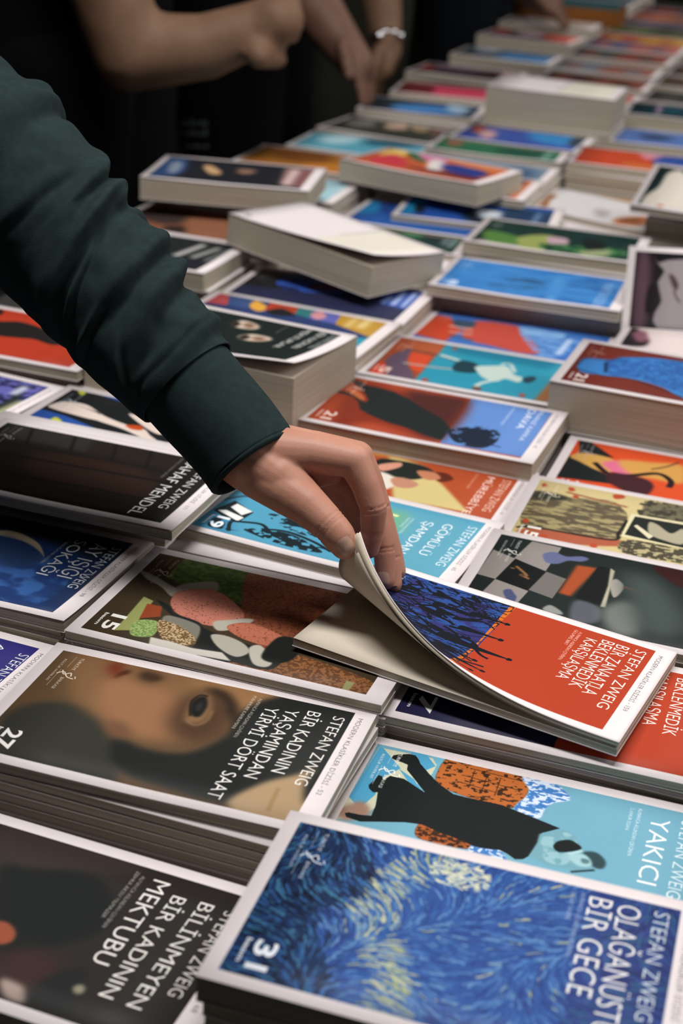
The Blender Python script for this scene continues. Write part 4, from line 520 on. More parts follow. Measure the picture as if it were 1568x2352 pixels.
FAR=[(-63.3,254,-49,.9,'7a3c30','9a5040','brick-brown paperback directly behind the thick blank-topped book'),
(-63.3,267,-49,.9,'5a3028','b85034','maroon far paperback with orange corner, second row behind the blank-topped book'),
(-63,280,-48.4,1.4,'3c2622','7c4636','dark brown far paperback in the third row behind the blank-topped book'),
(-63.5,293,-48.2,1.2,'6e7884','905c4c','far paperback, grey-blue left and brown right'),
(-63.2,306,-47.6,2.2,'465250','8c4438','far paperback, dark green left and brick red right'),
(-63,319,-47.5,1.4,'5c5e7c','b8665c','far paperback, slate-violet with salmon end'),
(-63.3,332,-47.8,1.2,'a84c40','cc9638','far paperback, red left and yellow right'),
(-63.2,345,-47.8,1.2,'5a6a38','3c4028','olive-green paperback far back on the table'),
(-63.3,358,-48,1.2,'6a5a6e','4c4454','dusky purple paperback far back on the table'),
(-63.3,371,-48,1.2,'b85c30','8c4426','orange far paperback near the top right corner'),
(-63.3,384,-48,1.2,'8c3c36','3c3c50','farthest dull red paperback at the top right'),
(-84.5,336,-46.8,1.4,'8a8480','c0b0a4','grey blurred paperback behind the speckled one'),
(-84.5,364,-46.5,1.2,'2c4c54','6a8c94','teal-grey far paperback above the brown sided volume'),
(-84.5,377,-47,1.2,'1c4440','22302e','dark green far paperback at the upper edge'),
(-84.5,390,-47,1.2,'26444c','3c5c64','slate teal far paperback at the upper edge'),
(-84.5,403,-47,1.2,'6a3c34','3a2c30','farthest russet paperback in the table edge column'),
(-42.2,272,-48.5,1.6,'3a3c38','52504a','charcoal far paperback near the right edge'),
(-42.2,285,-48,1.2,'6a5a4a','4c3e34','taupe far paperback near the right edge'),
(-42.2,298,-48,1.2,'504438','7a5c50','umber far paperback near the right edge'),
(-42.2,311,-48,1.2,'5a4436','8a6454','farthest brown paperback at the right edge')]
SHORT=['the brick-brown one', 'the maroon one', 'the dark brown one', 'the grey-blue and brown one', 'the green and brick-red one', 'the slate-violet one', 'the red and yellow one', 'the olive-green one', 'the dusky purple one', 'the orange far one', 'the farthest dull red one', 'the grey blurred one', 'the teal-grey one', 'the dark green far one', 'the slate teal one', 'the farthest russet one', 'the charcoal one', 'the taupe one', 'the umber one', 'the farthest brown one']
for i,(s,u,z,t,c1,c2,lab) in enumerate(FAR):
    ART['far%d'%i]=[('bg',c1),('c',c2,[(10,1),(19,1),(19,11.5),(12,11),(9,6)],1.2),('c',c2,[(2,4),(5,3),(6,6),(3,8)],.8),('c',c1,[(14,3),(17,3),(17,6),(14,7)],.6)]
    book(place(s,u,z-t,rng.uniform(-1.5,1.5)),t/100,lab,'books lying face up on the table',image_mat('far%d'%i,10),.1)
    stack_below(s,u,z-t-.02,1.4,SHORT[i],rng)
M_brown=mat('orange_brown_board','8a5420',.7,.3,.15,12)
bk=empty('book',place(-84.3,350.5,-48.6,-1),'very thick far volume with orange-brown sides','book','books lying face up on the table')
link('page_block',box_me('page_block',0,L_+.02,0,Wd,0,.046,.001),M_brown,bk); link('front_cover',box_me('front_cover',-.001,L_+.021,-.001,Wd+.001,.046,.048,.0006),mat('teal_board','2c5458',.6,.3,.2,10),bk); link('back_cover',box_me('back_cover',-.001,L_+.021,-.001,Wd+.001,-.002,0),M_brown,bk)
stack_below(-84.3,350.5,-48.8,1.6,'the thick orange-brown volume',rng)
# ---------------------------------------------------------------- the book being lifted
HELD=(-28.11,74.80,-46.70,-6.51,-2.26,-2.97)

def held():
    s,u,z,yaw,tilt,bank=HELD; t=.0095
    mw=Matrix.Translation(W((s,u,z)))@Matrix.Rotation(math.radians(yaw),4,'Z')@Matrix.Rotation(-math.radians(tilt),4,'Y')@Matrix.Rotation(math.radians(bank),4,'X')@Matrix.Translation((0,0,-t))
    e=empty('book',mw,'red and blue paperback with a tree crowd on its cover, corner lifted by the hand','book','books lying face up on the table')
    ay,bx,TH,g=.1298,.2035,math.radians(108.4),1.58
    ax=Vector((bx,-ay)); n=Vector((-ax.y,ax.x)).normalized(); n=-n if n.dot(Vector((-1,-1)))<0 else n
    A=Vector((0,ay)); qm=(-A).dot(n)
    def bend(x,y,off,amt=1.0):
        q=(Vector((x,y))-A).dot(n)
        if q<=0: return Vector((x,y,off)),Vector((0,0,1))
        N=16;h=zz=0
        for i in range(N):
            sv=(i+.5)*q/N; th=amt*TH*(sv/qm)**g; h+=math.cos(th)*q/N; zz+=math.sin(th)*q/N
        th=amt*TH*(q/qm)**g
        P=Vector((x,y))-n*q+n*h; nr=Vector((-n.x*math.sin(th),-n.y*math.sin(th),math.cos(th)))
        return Vector((P.x,P.y,zz))+nr*off, nr   # off measured from the bending face
    def layer(top,amt=1.0,base=0):
        def f(x,y):
            p,nr=bend(x,y,0,amt); return p+Vector((0,0,base))+nr*0,nr
        return f
    cv=image_mat('G',64)
    up=lambda b,amt=1:(lambda x,y:(lambda r:(r[0]+Vector((0,0,b)),r[1]))(bend(x,y,0,amt)))
    fr=sheet_me('front_cover',up(t),60,40,.0004); link('front_cover',fr,cv,e,True)
    blk=sheet_me('page_block',up(t-.0005),60,40,.0024,.0003,L_-.0003,.0004,Wd-.0006); link('page_block',blk,M_leafedge,e,True)
    lf=sheet_me('page',up(t-.0036,.95),50,34,.00015,.0003,L_-.0003,.0004,Wd-.0006); link('page',lf,M_leaf,e,True)
    lo=sheet_me('page_block',lambda x,y:((x,y,.0046+.0016*max(0,1-x/.2)*0),(0,0,1)),12,6,.0040,.0003,L_-.0003,.0004,Wd-.0006); link('page_block',lo,M_pages,e)
    link('page',sheet_me('page',lambda x,y:((x,y,.00475+.004*(max(0,.5-x/L_)**2)*(1-y/Wd)),(0,0,1)),16,8,.0001,.0002,L_-.0002,.0002,Wd-.0006),M_leaf,e,True)
    link('back_cover',box_me('back_cover',0,L_,0,Wd,0,.0005),M_card,e); link('spine',box_me('spine',0,L_,Wd-.0005,Wd,.0005,t-.0005),M_card,e)
M_leafedge=mat('leaf_edges','bdb19c',.8,.2,.05,40)
M_leaf=mat('book_leaf','cfc4b2',.8,.2,.03,8)
held()
# ---------------------------------------------------------------- upright book leaning at the right
def upright():
    mw=place(-22.2,150.8,-50.1,8.5,2.7,29)@Matrix.Translation((0,0,-.010))
    book(mw,.010,'paperback propped up at a slant, dark cover with a pale coat, right edge','books lying face up on the table',image_mat('AZ',30),.02)
    book(place(-20.3,161.4,-50.05,2),.026,'thick white paperback hidden under the slanted pale-coat book','paperbacks stacked below the slanted book')
    stack_below(-21.6,154.2,-51.3,.9,'the slanted book',rng)
    mw=place(-28.0,184,-46.0,-3,0,13)
    book(mw,.008,'paperback with a black and cream cover at the right edge behind the slanted book','books lying face up on the table',image_mat('AY',22),.1)
    book(place(-26.6,189.5,-46.9,-2),.018,'white-edged paperback wedged under the black and cream cover','paperbacks stacked below the black and cream cover')
    stack_below(-26.2,185.5,-46.95,1.0,'the black and cream cover',rng)
upright()
HAND={'forearm':[(-55.56,85.63,-22.68,3.90),(-50.92,84.06,-25.43,4.00),(-44.54,82.98,-30.20,3.60),(-38.53,81.83,-34.63,3.00),(-35.31,80.73,-37.10,2.65),(-33.00,80.21,-38.27,2.40),(-31.61,80.38,-38.42,2.05)],'thumb':[(-32.37,79.43,-38.86,1.75),(-30.52,78.83,-39.41,1.50),(-28.89,78.42,-39.93,1.28),(-27.36,78.06,-40.73,1.08),(-26.69,77.99,-41.32,1.04),(-26.24,77.99,-41.86,0.90)],'thumbroot':[(-32.74,79.60,-38.27,2.00),(-31.11,79.18,-38.80,1.60),(-29.21,78.78,-39.71,1.15)],'index':[(-32.09,80.08,-37.75,1.80),(-29.39,80.46,-37.43,1.25),(-26.95,80.96,-37.62,1.05),(-26.07,80.74,-38.87,0.90),(-25.40,80.60,-40.29,0.86),(-25.34,80.58,-41.75,0.76),(-25.53,80.55,-43.07,0.70)],'middle':[(-32.46,80.98,-38.06,1.90),(-29.92,81.91,-37.93,1.30),(-27.37,82.86,-38.22,1.05),(-26.49,82.88,-39.69,0.88),(-25.77,82.77,-41.30,0.82),(-24.97,82.05,-43.71,0.72),(-24.57,81.47,-45.57,0.62)],'ring':[(-32.78,81.79,-38.56,1.80),(-30.39,83.22,-38.72,1.20),(-28.05,84.50,-39.15,0.98),(-26.96,84.64,-40.98,0.84),(-26.08,84.61,-42.79,0.76),(-25.07,84.03,-45.29,0.66),(-24.61,83.40,-46.84,0.58)],'little':[(-33.09,82.58,-39.08,1.60),(-30.89,84.24,-39.61,1.10),(-28.75,85.80,-40.27,0.88),(-27.46,86.26,-42.07,0.70),(-26.28,86.25,-44.03,0.62),(-25.47,86.10,-46.03,0.55),(-24.97,85.72,-47.10,0.48)],'web':[(-31.07,79.77,-38.59,1.50),(-29.42,80.70,-38.79,1.05),(-28.53,81.41,-38.90,0.80)],'palm':[(-31.14,82.13,-38.97,1.70),(-29.36,83.69,-39.39,1.30)],'palmlow':[(-31.28,81.09,-39.77,1.50),(-29.61,82.90,-40.33,1.25),(-28.17,84.01,-41.88,1.15),(-27.36,84.30,-43.23,0.95),(-26.92,84.20,-44.19,0.80)],'fold':[(-29.49,82.48,-39.38,1.20),(-28.22,83.54,-40.47,1.00),(-27.48,83.75,-41.93,0.90)]}
SLEEVE=[(-80.29,89.19,-19.88,7.50),(-66.48,88.49,-21.28,6.60),(-56.91,85.67,-22.85,6.20),(-51.69,83.84,-24.64,5.60),(-47.70,83.22,-27.60,5.00),(-44.39,82.70,-30.15,4.60),(-41.30,81.95,-32.53,4.25),(-38.31,81.38,-34.73,3.60)]
CUFF=[(-38.55,81.50,-34.58,3.40),(-36.99,81.11,-35.68,3.32),(-35.33,80.63,-36.83,3.25),(-34.05,80.30,-37.87,3.20),(-33.10,79.98,-38.67,3.20)]

# ---------------------------------------------------------------- bodies
def capsule(bm,a,ra,b,rb,seg=20,hs=6):
    a=Vector(a);b=Vector(b); d=(b-a); L=d.length
    if L<1e-6: d=Vector((0,0,1))
    q=d.to_track_quat('Z','Y'); rings=[]
    for i in range(hs+1):
        t=math.pi/2*(1-i/hs); rings.append((a,-math.sin(t)*ra,math.cos(t)*ra))
    for i in range(1,5): t=i/5; rings.append((a,L*t,ra+(rb-ra)*t))
    for i in range(hs+1):
        t=math.pi/2*i/hs; rings.append((b,math.sin(t)*rb,math.cos(t)*rb))
    prev=None
    for c,zz,r in rings:
        if r<1e-5: r=1e-5
        cur=[bm.verts.new(c+q@Vector((r*math.cos(k*2*math.pi/seg),r*math.sin(k*2*math.pi/seg),zz))) for k in range(seg)]
        if prev:
            for k in range(seg): bm.faces.new((prev[k],prev[(k+1)%seg],cur[(k+1)%seg],cur[k]))
        else: bm.faces.new(cur[::-1])
        prev=cur
    bm.faces.new(prev)
def blob(name,chains,voxel,smooth=4,fine=False):
    bm=bmesh.new()
    for ch in chains:
        for p,q in zip(ch[:-1],ch[1:]): capsule(bm,p[:3],p[3],q[:3],q[3])
        if len(ch)==1: capsule(bm,ch[0][:3],ch[0][3],ch[0][:3],ch[0][3])
    me=bpy.data.meshes.new(name); bm.to_mesh(me); bm.free()
    o=bpy.data.objects.new(name,me); COL.objects.link(o)
    r=o.modifiers.new('r','REMESH'); r.mode='VOXEL'; r.voxel_size=voxel; r.use_smooth_shade=True
    s=o.modifiers.new('s','SMOOTH'); s.factor=.5; s.iterations=smooth
    dg=bpy.context.evaluated_depsgraph_get(); dg.update(); m2=bpy.data.meshes.new_from_object(o.evaluated_get(dg)); m2.name=name
    bpy.data.objects.remove(o); bpy.data.meshes.remove(me)
    m2.polygons.foreach_set('use_smooth',[True]*len(m2.polygons)); return m2
def cmc(l): return [(*W(p),p[3]/100) for p in l]
def skin_mat(name,c1,c2,rough=.5):
    m=mat(name,c1,rough,.35,0,30,.12,1400,sss=.12,c2=c2); return m
M_skin=skin_mat('warm_skin','b07c66','c08c76')
M_nail=mat('nail','b99482',.28,.5)
M_green=mat('dark_green_linen','212f2f',.95,.15,.14,160,.5,2600)
M_greenin=mat('dark_green_lining','182424',.95,.1)
def join_me(name,meshes):
    bm=bmesh.new()
    for m in meshes: bm.from_mesh(m)
    me=bpy.data.meshes.new(name); bm.to_mesh(me); bm.free(); me.polygons.foreach_set('use_smooth',[True]*len(me.polygons)); return me
def tube_path(pts,k=10):
    P=catmull([p[:3] for p in pts],False,k); R=np.interp(np.linspace(0,len(pts)-1,len(P)),range(len(pts)),[p[3] for p in pts]); return P,R
def frames(P):
    T=np.gradient(P,axis=0); T/=np.linalg.norm(T,axis=1)[:,None]; up=np.array([0,0,1.]); out=[]
    for t in T:
        n=up-t*up.dot(t); n/=np.linalg.norm(n); out.append((t,n,np.cross(t,n)))
    return out
def sleeve_me(name,pts,nr,ns,disp,thick=0.0,flat=1.0):
    P,R=tube_path(pts,40); idx=np.linspace(0,len(P)-1,nr); Pi=np.stack([np.interp(idx,range(len(P)),P[:,k]) for k in range(3)],1); Ri=np.interp(idx,range(len(P)),R); F=frames(Pi)
    arc=np.concatenate([[0],np.cumsum(np.linalg.norm(np.diff(Pi,axis=0),axis=1))])
    vs=[];fs=[]
    for i in range(nr):
        t,n,b=F[i]
        for k in range(ns):
            a=2*math.pi*k/ns; r=Ri[i]+disp(arc[i],a,i/(nr-1)); vs.append(Pi[i]+n*math.cos(a)*r*flat+b*math.sin(a)*r)
    for i in range(nr-1):
        for k in range(ns): fs.append((i*ns+k,i*ns+(k+1)%ns,(i+1)*ns+(k+1)%ns,(i+1)*ns+k))
    return vs,fs
def hand_person():
    def jt(k,i): return Vector(W(HAND[k][i][:3]))
    root=empty('person',Matrix.Translation((-1.15,.8,0)),'person in a dark green long-sleeved shirt reaching in to lift a book cover','person')
    inv=root.matrix_world.inverted()
    fine=blob('body',[cmc(v) for v in HAND.values()],.00115,5)
    sh=Vector((-1.13,.62,1.42)); el=W(HAND['forearm'][0][:3])
    body=[[(*el,.04),(*sh,.05)],[(*sh,.06),(-1.15,.8,1.43,.08),(-1.15,1.0,1.42,.06)],[(-1.15,.8,1.42,.13),(-1.15,.8,1.15,.13),(-1.15,.8,.92,.15)],
      [(-1.15,.72,.92,.1),(-1.15,.7,.5,.065),(-1.16,.7,.1,.045),(-1.06,.69,.04,.035)],[(-1.15,.88,.92,.1),(-1.15,.9,.5,.065),(-1.16,.9,.1,.045),(-1.06,.91,.04,.035)],
      [(-1.14,.8,1.45,.055),(-1.13,.8,1.55,.055)],[(-1.12,.8,1.63,.095),(-1.11,.8,1.57,.07)],[(-1.025,.8,1.61,.012),(-1.02,.8,1.59,.015)],[(-1.15,.98,1.42,.05),(-1.13,1.04,1.15,.04),(-1.05,1.02,.95,.035),(-1.0,1.0,.93,.035)]]
    coarse=blob('coarse',body,.011,3)
    def crease(c,ax,w,dep,rad):
        c=Vector(c); ax=Vector(ax).normalized()
        for v in fine.vertices:
            d=v.co-c; h=d.dot(ax)
            if abs(h)<w*3 and (d-ax*h).length<rad: v.co-=v.normal*dep*math.exp(-(h/w)**2)
    for k,i,offs,rad in (('thumb',3,(-.0012,.0014,.0034),.0125),('index',4,(-.0016,.0012),.011),('index',5,(0,.002),.010),('middle',4,(0,),.0105),('middle',5,(-.001,.0012),.009),('ring',5,(0,),.009)):
        a,b=jt(k,i-1),jt(k,i+1 if i+1<len(HAND[k]) else i); ax=(b-a).normalized()
        for o_ in offs: crease(jt(k,i)+ax*o_,ax,.0005,.00055,rad)
    me=join_me('body',[fine,coarse]); me.transform(inv)
    bo=link('body',me,M_skin,root,True)
    bv=BVHTree.FromPolygons([inv@v.co for v in fine.vertices],[p.vertices[:] for p in fine.polygons]); 
    # nails: small curved plates seated on the finger tips
    def nail(c,axis,out,l,w):
        c=W(c);axis=Vector(axis).normalized(); out=Vector(out).normalized(); out=(out-axis*out.dot(axis)).normalized(); side=axis.cross(out); vs=[];fs=[];N=8
        for i in range(N+1):
            for j in range(N+1):
                u=(i/N-.5)*2; v=(j/N-.5)*2; uu=u*math.sqrt(1-v*v*.35); vv=v*math.sqrt(1-u*u*.35)
                p=c+axis*uu*l/2+side*vv*w/2
                hit=bv.ray_cast(inv@(p+out*.02),-out,.06)
                q=(root.matrix_world@hit[0]) if hit[0] else p
                vs.append(inv@(q+out*(.00055*(1-.8*max(abs(u),abs(v))**3))))
        for i in range(N):
            for j in range(N): a=i*(N+1)+j; fs.append((a,a+1,a+N+2,a+N+1))
        link('fingernail',me_from('fingernail',vs,fs),M_nail,root,True)
    def jt(k,i): return Vector(W(HAND[k][i][:3]))
    fw=Vector(CAM_FW)
    def tipnail(k,l,w,out,shift=0):
        a,b=jt(k,-2),jt(k,-1); ax=(b-a).normalized(); c=b-ax*shift
        cc=((c.x*100),(c.y*100),(c.z-TZ)*100-Z0); nail(cc,ax,out,l,w)
    rt=Vector(CAM_RT); up=Vector(CAM_UP)
    tipnail('thumb',.0115,.0100,-fw*.9-rt*.1+up*.2,.0005); tipnail('middle',.0105,.0085,-fw*.8-rt*.25-up*.2,.001); tipnail('ring',.0100,.0080,-fw*.8-rt*.2-up*.2,.002)
    # sleeve with gathered folds
    def nz(a,b,c=0): return noise.noise(Vector((a,b,c)))
    fr=random.Random(11); FO=[]
    s0=-2.0
    while s0<60:
        FO.append((s0,fr.uniform(-.9,.9),fr.uniform(.5,2.2)*fr.choice([1,1,1,-.5]),fr.uniform(1.3,2.2),fr.uniform(.7,1.15),fr.uniform(.5,.85))); s0+=fr.uniform(2.2,3.9)
    for k in range(22): FO.append((fr.uniform(0,58),fr.uniform(-3.1,3.1),fr.uniform(-2.5,3.5),fr.uniform(.5,1.3),fr.uniform(.25,.5),fr.uniform(.15,.34)))
    def disp(s,a,t):
        d=0
        for q,a0,m_,La,w,h in FO:
            da=(a-a0+math.pi)%(2*math.pi)-math.pi
            if abs(da)>La*1.5: continue
            x=(s-q-m_*da-.5*nz(da*1.1,q))/w
            if abs(x)>3.2: continue
            d+=h*(math.exp(-x*x)-.75*math.exp(-(x-1.3)**2*2.4))*math.exp(-(da/La)**4)
        d+=.22*nz(s*.35+2*math.sin(a),math.cos(a)*1.6,math.sin(a)*1.6+9)+.05*nz(s*1.2,math.cos(a)*4,math.sin(a)*4)-.12
        e=min(1,(1-t)*12); return max(-.8,min(.95,d))*e
    vs,fs=sleeve_me('s',SLEEVE,330,150,disp)
    me=me_from('sleeve',[inv@W(v) for v in vs],fs); so=link('sleeve',me,M_green,root,True)
    md=so.modifiers.new('thick','SOLIDIFY'); md.thickness=.0012; md.offset=-1
    def cdisp(s,a,t):
        d=.10*nz(s*.25,math.cos(a)*1.2,math.sin(a)*1.2+2)+.07*math.sin(2*a+1)
        if .93<t<.955: d-=.07
        if t>.965: d-=.06*((t-.965)/.035)**2
        if t<.06: d-=.18*(1-t/.06)
        return d
    vs,fs=sleeve_me('c',CUFF,90,96,cdisp); n=96
    # turn the hem inward
    P,R=tube_path(CUFF,40); ax=(P[-1]-P[-8]); ax/=np.linalg.norm(ax); last=np.array(vs[-n:]); cen=last.mean(0)
    base=len(vs)-n; lay=[(.97,.12),(.93,.1),(.90,-.1),(.88,-2.5),(.86,-6.0)]
    for sc,off in lay:
        ring=cen+(last-cen)*sc+ax*off; vs+=list(ring); b2=len(vs)-n
        for k in range(n): fs.append((base+k,base+(k+1)%n,b2+(k+1)%n,b2+k))
        base=b2
    link('cuff',me_from('cuff',[inv@W(v) for v in vs],fs),M_green,root,True)
    tor=blob('shirt_body',[[(*sh,.085),(-1.15,.8,1.43,.11),(-1.15,1.0,1.42,.085)],[(-1.15,.8,1.4,.165),(-1.15,.8,1.15,.165),(-1.15,.8,.85,.18)],[(-1.15,.98,1.42,.075),(-1.13,1.04,1.15,.06),(-1.06,1.02,.97,.055)]],.012,3); tor.transform(inv)
    link('shirt_body',tor,M_green,root,True)
    tr=blob('trousers',[[(-1.15,.72,.9,.125),(-1.15,.7,.5,.09),(-1.16,.7,.07,.08)],[(-1.15,.88,.9,.125),(-1.15,.9,.5,.09),(-1.16,.9,.07,.08)]],.012,3); tr.transform(inv); link('trousers',tr,M_dark,root,True)
    hr=blob('hair',[[(-1.15,.8,1.66,.095),(-1.17,.8,1.58,.085)]],.008,2); hr.transform(inv); link('hair',hr,M_hair,root,True)
M_dark=mat('black_cotton','070708',.95,.1,.15,40,.3,900)
M_hair=mat('dark_hair','1a1412',.6,.4)
hand_person()
# ---------------------------------------------------------------- browsing visitors in the aisle
def figure(label,x,y,h,arms,skin,top,legs,face=(1,0),short=True,extra=None):
    root=empty('person',Matrix.Translation((x,y,0)),label,'person'); inv=root.matrix_world.inverted()
    k=h/1.7; fx,fy=face; sx,sy=-fy,fx   # side vector
    def P(f,s,z,r): return (x+(fx*f+sx*s)*k,y+(fy*f+sy*s)*k,z*k,r*k)
    hips=P(-.02,0,.92,.13); ch=[[P(-.02,-.07,.92,.11),P(0,-.07,1.15,.11),P(.0,-.1,1.38,.09)],[P(-.02,.07,.92,.11),P(0,.07,1.15,.11),P(0,.1,1.38,.09)],[P(0,-.17,1.40,.055),P(0,.17,1.40,.055)]]
    leg=[[P(0,s*.09,.9,.1),P(.02,s*.1,.5,.062),P(-.02,s*.1,.1,.045),P(.1,s*.11,.04,.035)] for s in(-1,1)]
    head=[[P(0,0,1.42,.055),P(.01,0,1.52,.052)],[P(.02,0,1.61,.088),P(.035,0,1.55,.065)],[P(.11,0,1.6,.014),P(.125,0,1.575,.016)],[P(.1,-.035,1.615,.012)],[P(.1,.035,1.615,.012)],[P(.1,-.02,1.535,.01),P(.1,.02,1.535,.01)],[P(.02,-.09,1.6,.018)],[P(.02,.09,1.6,.018)]]
    A=[]
    for a in arms: A.append([(*p[:3],p[3]) for p in a['bones']]); A+= [[tuple(q) for q in f] for f in a.get('fingers',[])]
    b=blob('body',ch+leg+head+A,.0075,3); b.transform(inv); link('body',b,skin,root,True)
    T=[[(p[0],p[1],p[2],p[3]+.022) for p in c] for c in ch]
    for a in arms:
        c=a['bones']; e=a.get('sleeve',.6); p0,p1=c[0],c[1]; n=e
        if n<=1: q=tuple(p0[i]+(p1[i]-p0[i])*n for i in range(4)); T.append([(*p0[:3],p0[3]+.02),(*q[:3],q[3]+.018)])
        else: T.append([(*p0[:3],p0[3]+.02),(*p1[:3],p1[3]+.02)]); q=tuple(p1[i]+(c[2][i]-p1[i])*(n-1) for i in range(4)); T.append([(*p1[:3],p1[3]+.02),(*q[:3],q[3]+.015)])
    t=blob('shirt',T,.009,3); t.transform(inv); CLOTH.append((root,BVHTree.FromPolygons([v.co for v in t.vertices],[p.vertices[:] for p in t.polygons]))); link('shirt',t,top,root,True)
    tr=blob('trousers',[[(p[0],p[1],p[2],p[3]+.02) for p in c[:3]] for c in leg]+[[(*P(-.02,-.05,.92,.135)[:3],.135),(*P(-.02,.05,.92,.135)[:3],.135)]],.010,3); tr.transform(inv); link('trousers',tr,legs,root,True); CLOTH.append((root,BVHTree.FromPolygons([v.co for v in tr.vertices],[p.vertices[:] for p in tr.polygons])))
    shoe=blob('shoe',[[P(-.05,.1,.045,.045),P(.13,.11,.035,.04)]],.008,2); shoe.transform(inv); link('shoe',shoe,M_dark,root,True)
    shoe=blob('shoe',[[P(-.05,-.1,.045,.045),P(.13,-.11,.035,.04)]],.008,2); shoe.transform(inv); link('shoe',shoe,M_dark,root,True)
    hr=blob('hair',[[P(-.02,0,1.64,.092),P(-.05,0,1.57,.08)]],.008,2); hr.transform(inv); link('hair',hr,M_hair,root,True)
    if extra: extra(root,inv)
    return root
CLOTH=[]
M_skin2=skin_mat('tan_skin','705440','7e604a',.65)
M_skin3=skin_mat('brown_skin','66483a','745444',.6)
M_white=mat('white_cotton','b8b4ae',.9,.2,.05,30)
M_olive=mat('olive_twill','2c2d24',.9,.2,.1,50)
M_sage=mat('sage_cotton','3c4a44',.9,.2,.1,50)
M_navy=mat('navy_denim','10151d',.9,.2,.1,60)
def fingers(base,d,side,spread=.02,L=.075,r=.008):
    base=Vector(base); d=Vector(d).normalized(); side=Vector(side).normalized(); out=[]
    for i,l in enumerate((.9,1,.95,.75)):
        a=base+side*(i-1.5)*spread; out.append([(*a,r*1.1),(*(a+d*L*l*.55),r),(*(a+d*L*l-Vector((0,0,.012))),r*.85)])
    a=base-side*.035-d*.04; out.append([(*a,r*1.5),(*(a-side*.02+d*.05),r*1.1)])
    return out
def V(s,u,z,r): p=W((s,u,z)); return (p.x,p.y,p.z,r)
P1R=[V(-110,184,3,.056),V(-97.7,189.3,-35.0,.052),V(-88.1,192.1,-33.7,.043),V(-81.4,194.7,-30.8,.035),V(-78.7,195.0,-29.6,.034)]
P1L=[V(-112,232,3,.05),V(-130,236,-22,.042),V(-134,226,-42,.03),V(-136,222,-48,.026)]
figure('person in a black T-shirt with one bent bare forearm at the near table edge',-1.16,2.08,1.7,
 [dict(bones=P1R,fingers=fingers(P1R[-1][:3],(.1,.5,.1),(.1,0,1),r=.012,L=.045,spread=.016),sleeve=.3),dict(bones=P1L,sleeve=.3)],M_skin2,M_dark,M_dark,(1,.1))
P5=[V(-112,258,3,.056),V(-104.1,259.8,-28.2,.05),V(-96.5,255.8,-36.4,.046),V(-89.6,252.9,-42.2,.034),V(-86.9,251.6,-44.3,.030)]
figure('person in black with a bare arm reaching down beside the folded arm',-1.18,2.74,1.7,
 [dict(bones=P5,fingers=fingers(P5[-1][:3],(.3,-.05,-.6),(0,1,0),r=.009,L=.06),sleeve=.3),dict(bones=[V(-116,298,3,.05),V(-126,298,-26,.04),V(-116,292,-46,.03)],sleeve=.3)],M_skin3,M_dark,M_dark,(1,.1))
P2R=[V(-112,318,3,.056),V(-103.9,307.7,-31.0,.05),V(-99.3,301.1,-42.4,.038),V(-95.8,294.5,-48.6,.029),V(-95.9,290.6,-51.5,.026)]
P2L=[V(-114,358,2,.05),V(-118,358,-28,.036),V(-112,352,-48,.027)]
def bracelet(root,inv):
    c=Vector(P2R[2][:3]).lerp(Vector(P2R[3][:3]),.75); d=(Vector(P2R[3][:3])-Vector(P2R[2][:3])).normalized(); q=d.to_track_quat('Z','Y')
    bm=bmesh.new()
    bmesh.ops.create_cone(bm,cap_ends=False,segments=40,radius1=.034,radius2=.033,depth=.008)
    for v in bm.verts: v.co=inv@(c+q@v.co)
    me=bpy.data.meshes.new('bracelet'); bm.to_mesh(me); bm.free(); b=link('bracelet',me,M_chrome,root,True); md=b.modifiers.new('t','SOLIDIFY'); md.thickness=.002
    for dx,r in ((-.016,.011),(.026,.008)):
        bm=bmesh.new(); bmesh.ops.create_uvsphere(bm,u_segments=20,v_segments=12,radius=r)
        o=-Vector(CAM_FW)*.036+Vector(CAM_RT)*dx
        for v in bm.verts: v.co=inv@(c+o+v.co)
        me=bpy.data.meshes.new('bead'); bm.to_mesh(me); bm.free(); link('bead',me,M_chrome,root,True)
M_chrome=mat('polished_silver','e4e4e8',.1,.5,metal=1)
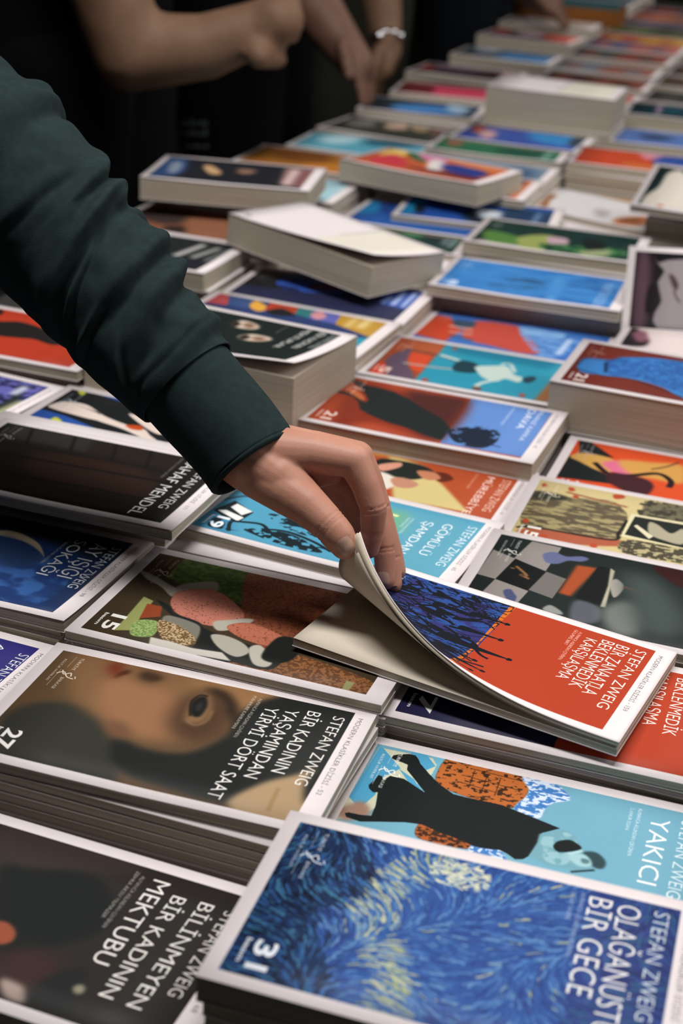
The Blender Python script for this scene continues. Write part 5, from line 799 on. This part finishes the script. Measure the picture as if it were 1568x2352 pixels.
figure('person in a white top with olive trousers and a silver bracelet',-1.2,3.38,1.66,
 [dict(bones=P2R,fingers=fingers(P2R[-1][:3],(-.1,-.3,-.9),(0,1,0),r=.010,L=.06),sleeve=.35),dict(bones=P2L,sleeve=.5)],M_skin2,M_white,M_olive,(1,-.1),extra=bracelet)
P4=[V(-110,404,3,.05),V(-91.3,361.5,-39.7,.045),V(-81.4,347.7,-41.2,.036),V(-73.4,331.7,-41.0,.029),V(-71.5,328.7,-41.4,.025)]
figure('person in navy with a bare forearm reaching over the far books',-1.16,4.22,1.7,
 [dict(bones=P4,fingers=fingers(P4[-1][:3],(.6,-.2,-.4),(0,1,0),r=.009,L=.05),sleeve=.3),dict(bones=[V(-116,442,3,.05),V(-124,440,-28,.038),V(-116,436,-50,.03)],sleeve=.8)],M_skin3,M_navy,M_navy,(1,0))

def shirt_print():
    # small faded print near the hem of the black shirt: broken pale strokes in three rows
    r=random.Random(9); o=V(-88.0,187.7,-44.6,0); o=Vector(o[:3]); rt=Vector(CAM_RT); up=Vector(CAM_UP); fw=(o-W((0,0,0))).normalized(); best=None
    bpy.context.view_layer.update()
    for root,bv in CLOTH[:4]:
        h=bv.ray_cast(root.matrix_world.inverted()@(o-fw*.5),fw,4)
        if h[0] and (best is None or h[3]<best[0]): best=(h[3],root,bv)
    if not best: return
    _,root,bv=best; inv=root.matrix_world.inverted(); vs=[];fs=[]
    for row,(yy,hh) in enumerate(((.018,.012),(.0,.012),(-.022,.006))):
        x=-.032
        while x<.03:
            w=r.uniform(.0015,.003) if row<2 else .006; h=hh*r.uniform(.5,1); q=[]
            for dx,dy in ((0,0),(w,0),(w,h),(0,h)):
                p=o+rt*(x+dx)+up*(yy+dy)-fw*.5; hit=bv.ray_cast(inv@p,fw,4)
                if hit[0]: q.append(hit[0]-fw*.0015)
            if len(q)==4: b=len(vs); vs+=q; fs.append((b,b+1,b+2,b+3))
            x+=w+r.uniform(.0015,.005)
    if vs: link('shirt_print',me_from('shirt_print',vs,fs),mat('faded_print','6c7276',.8,.2),root)
shirt_print()
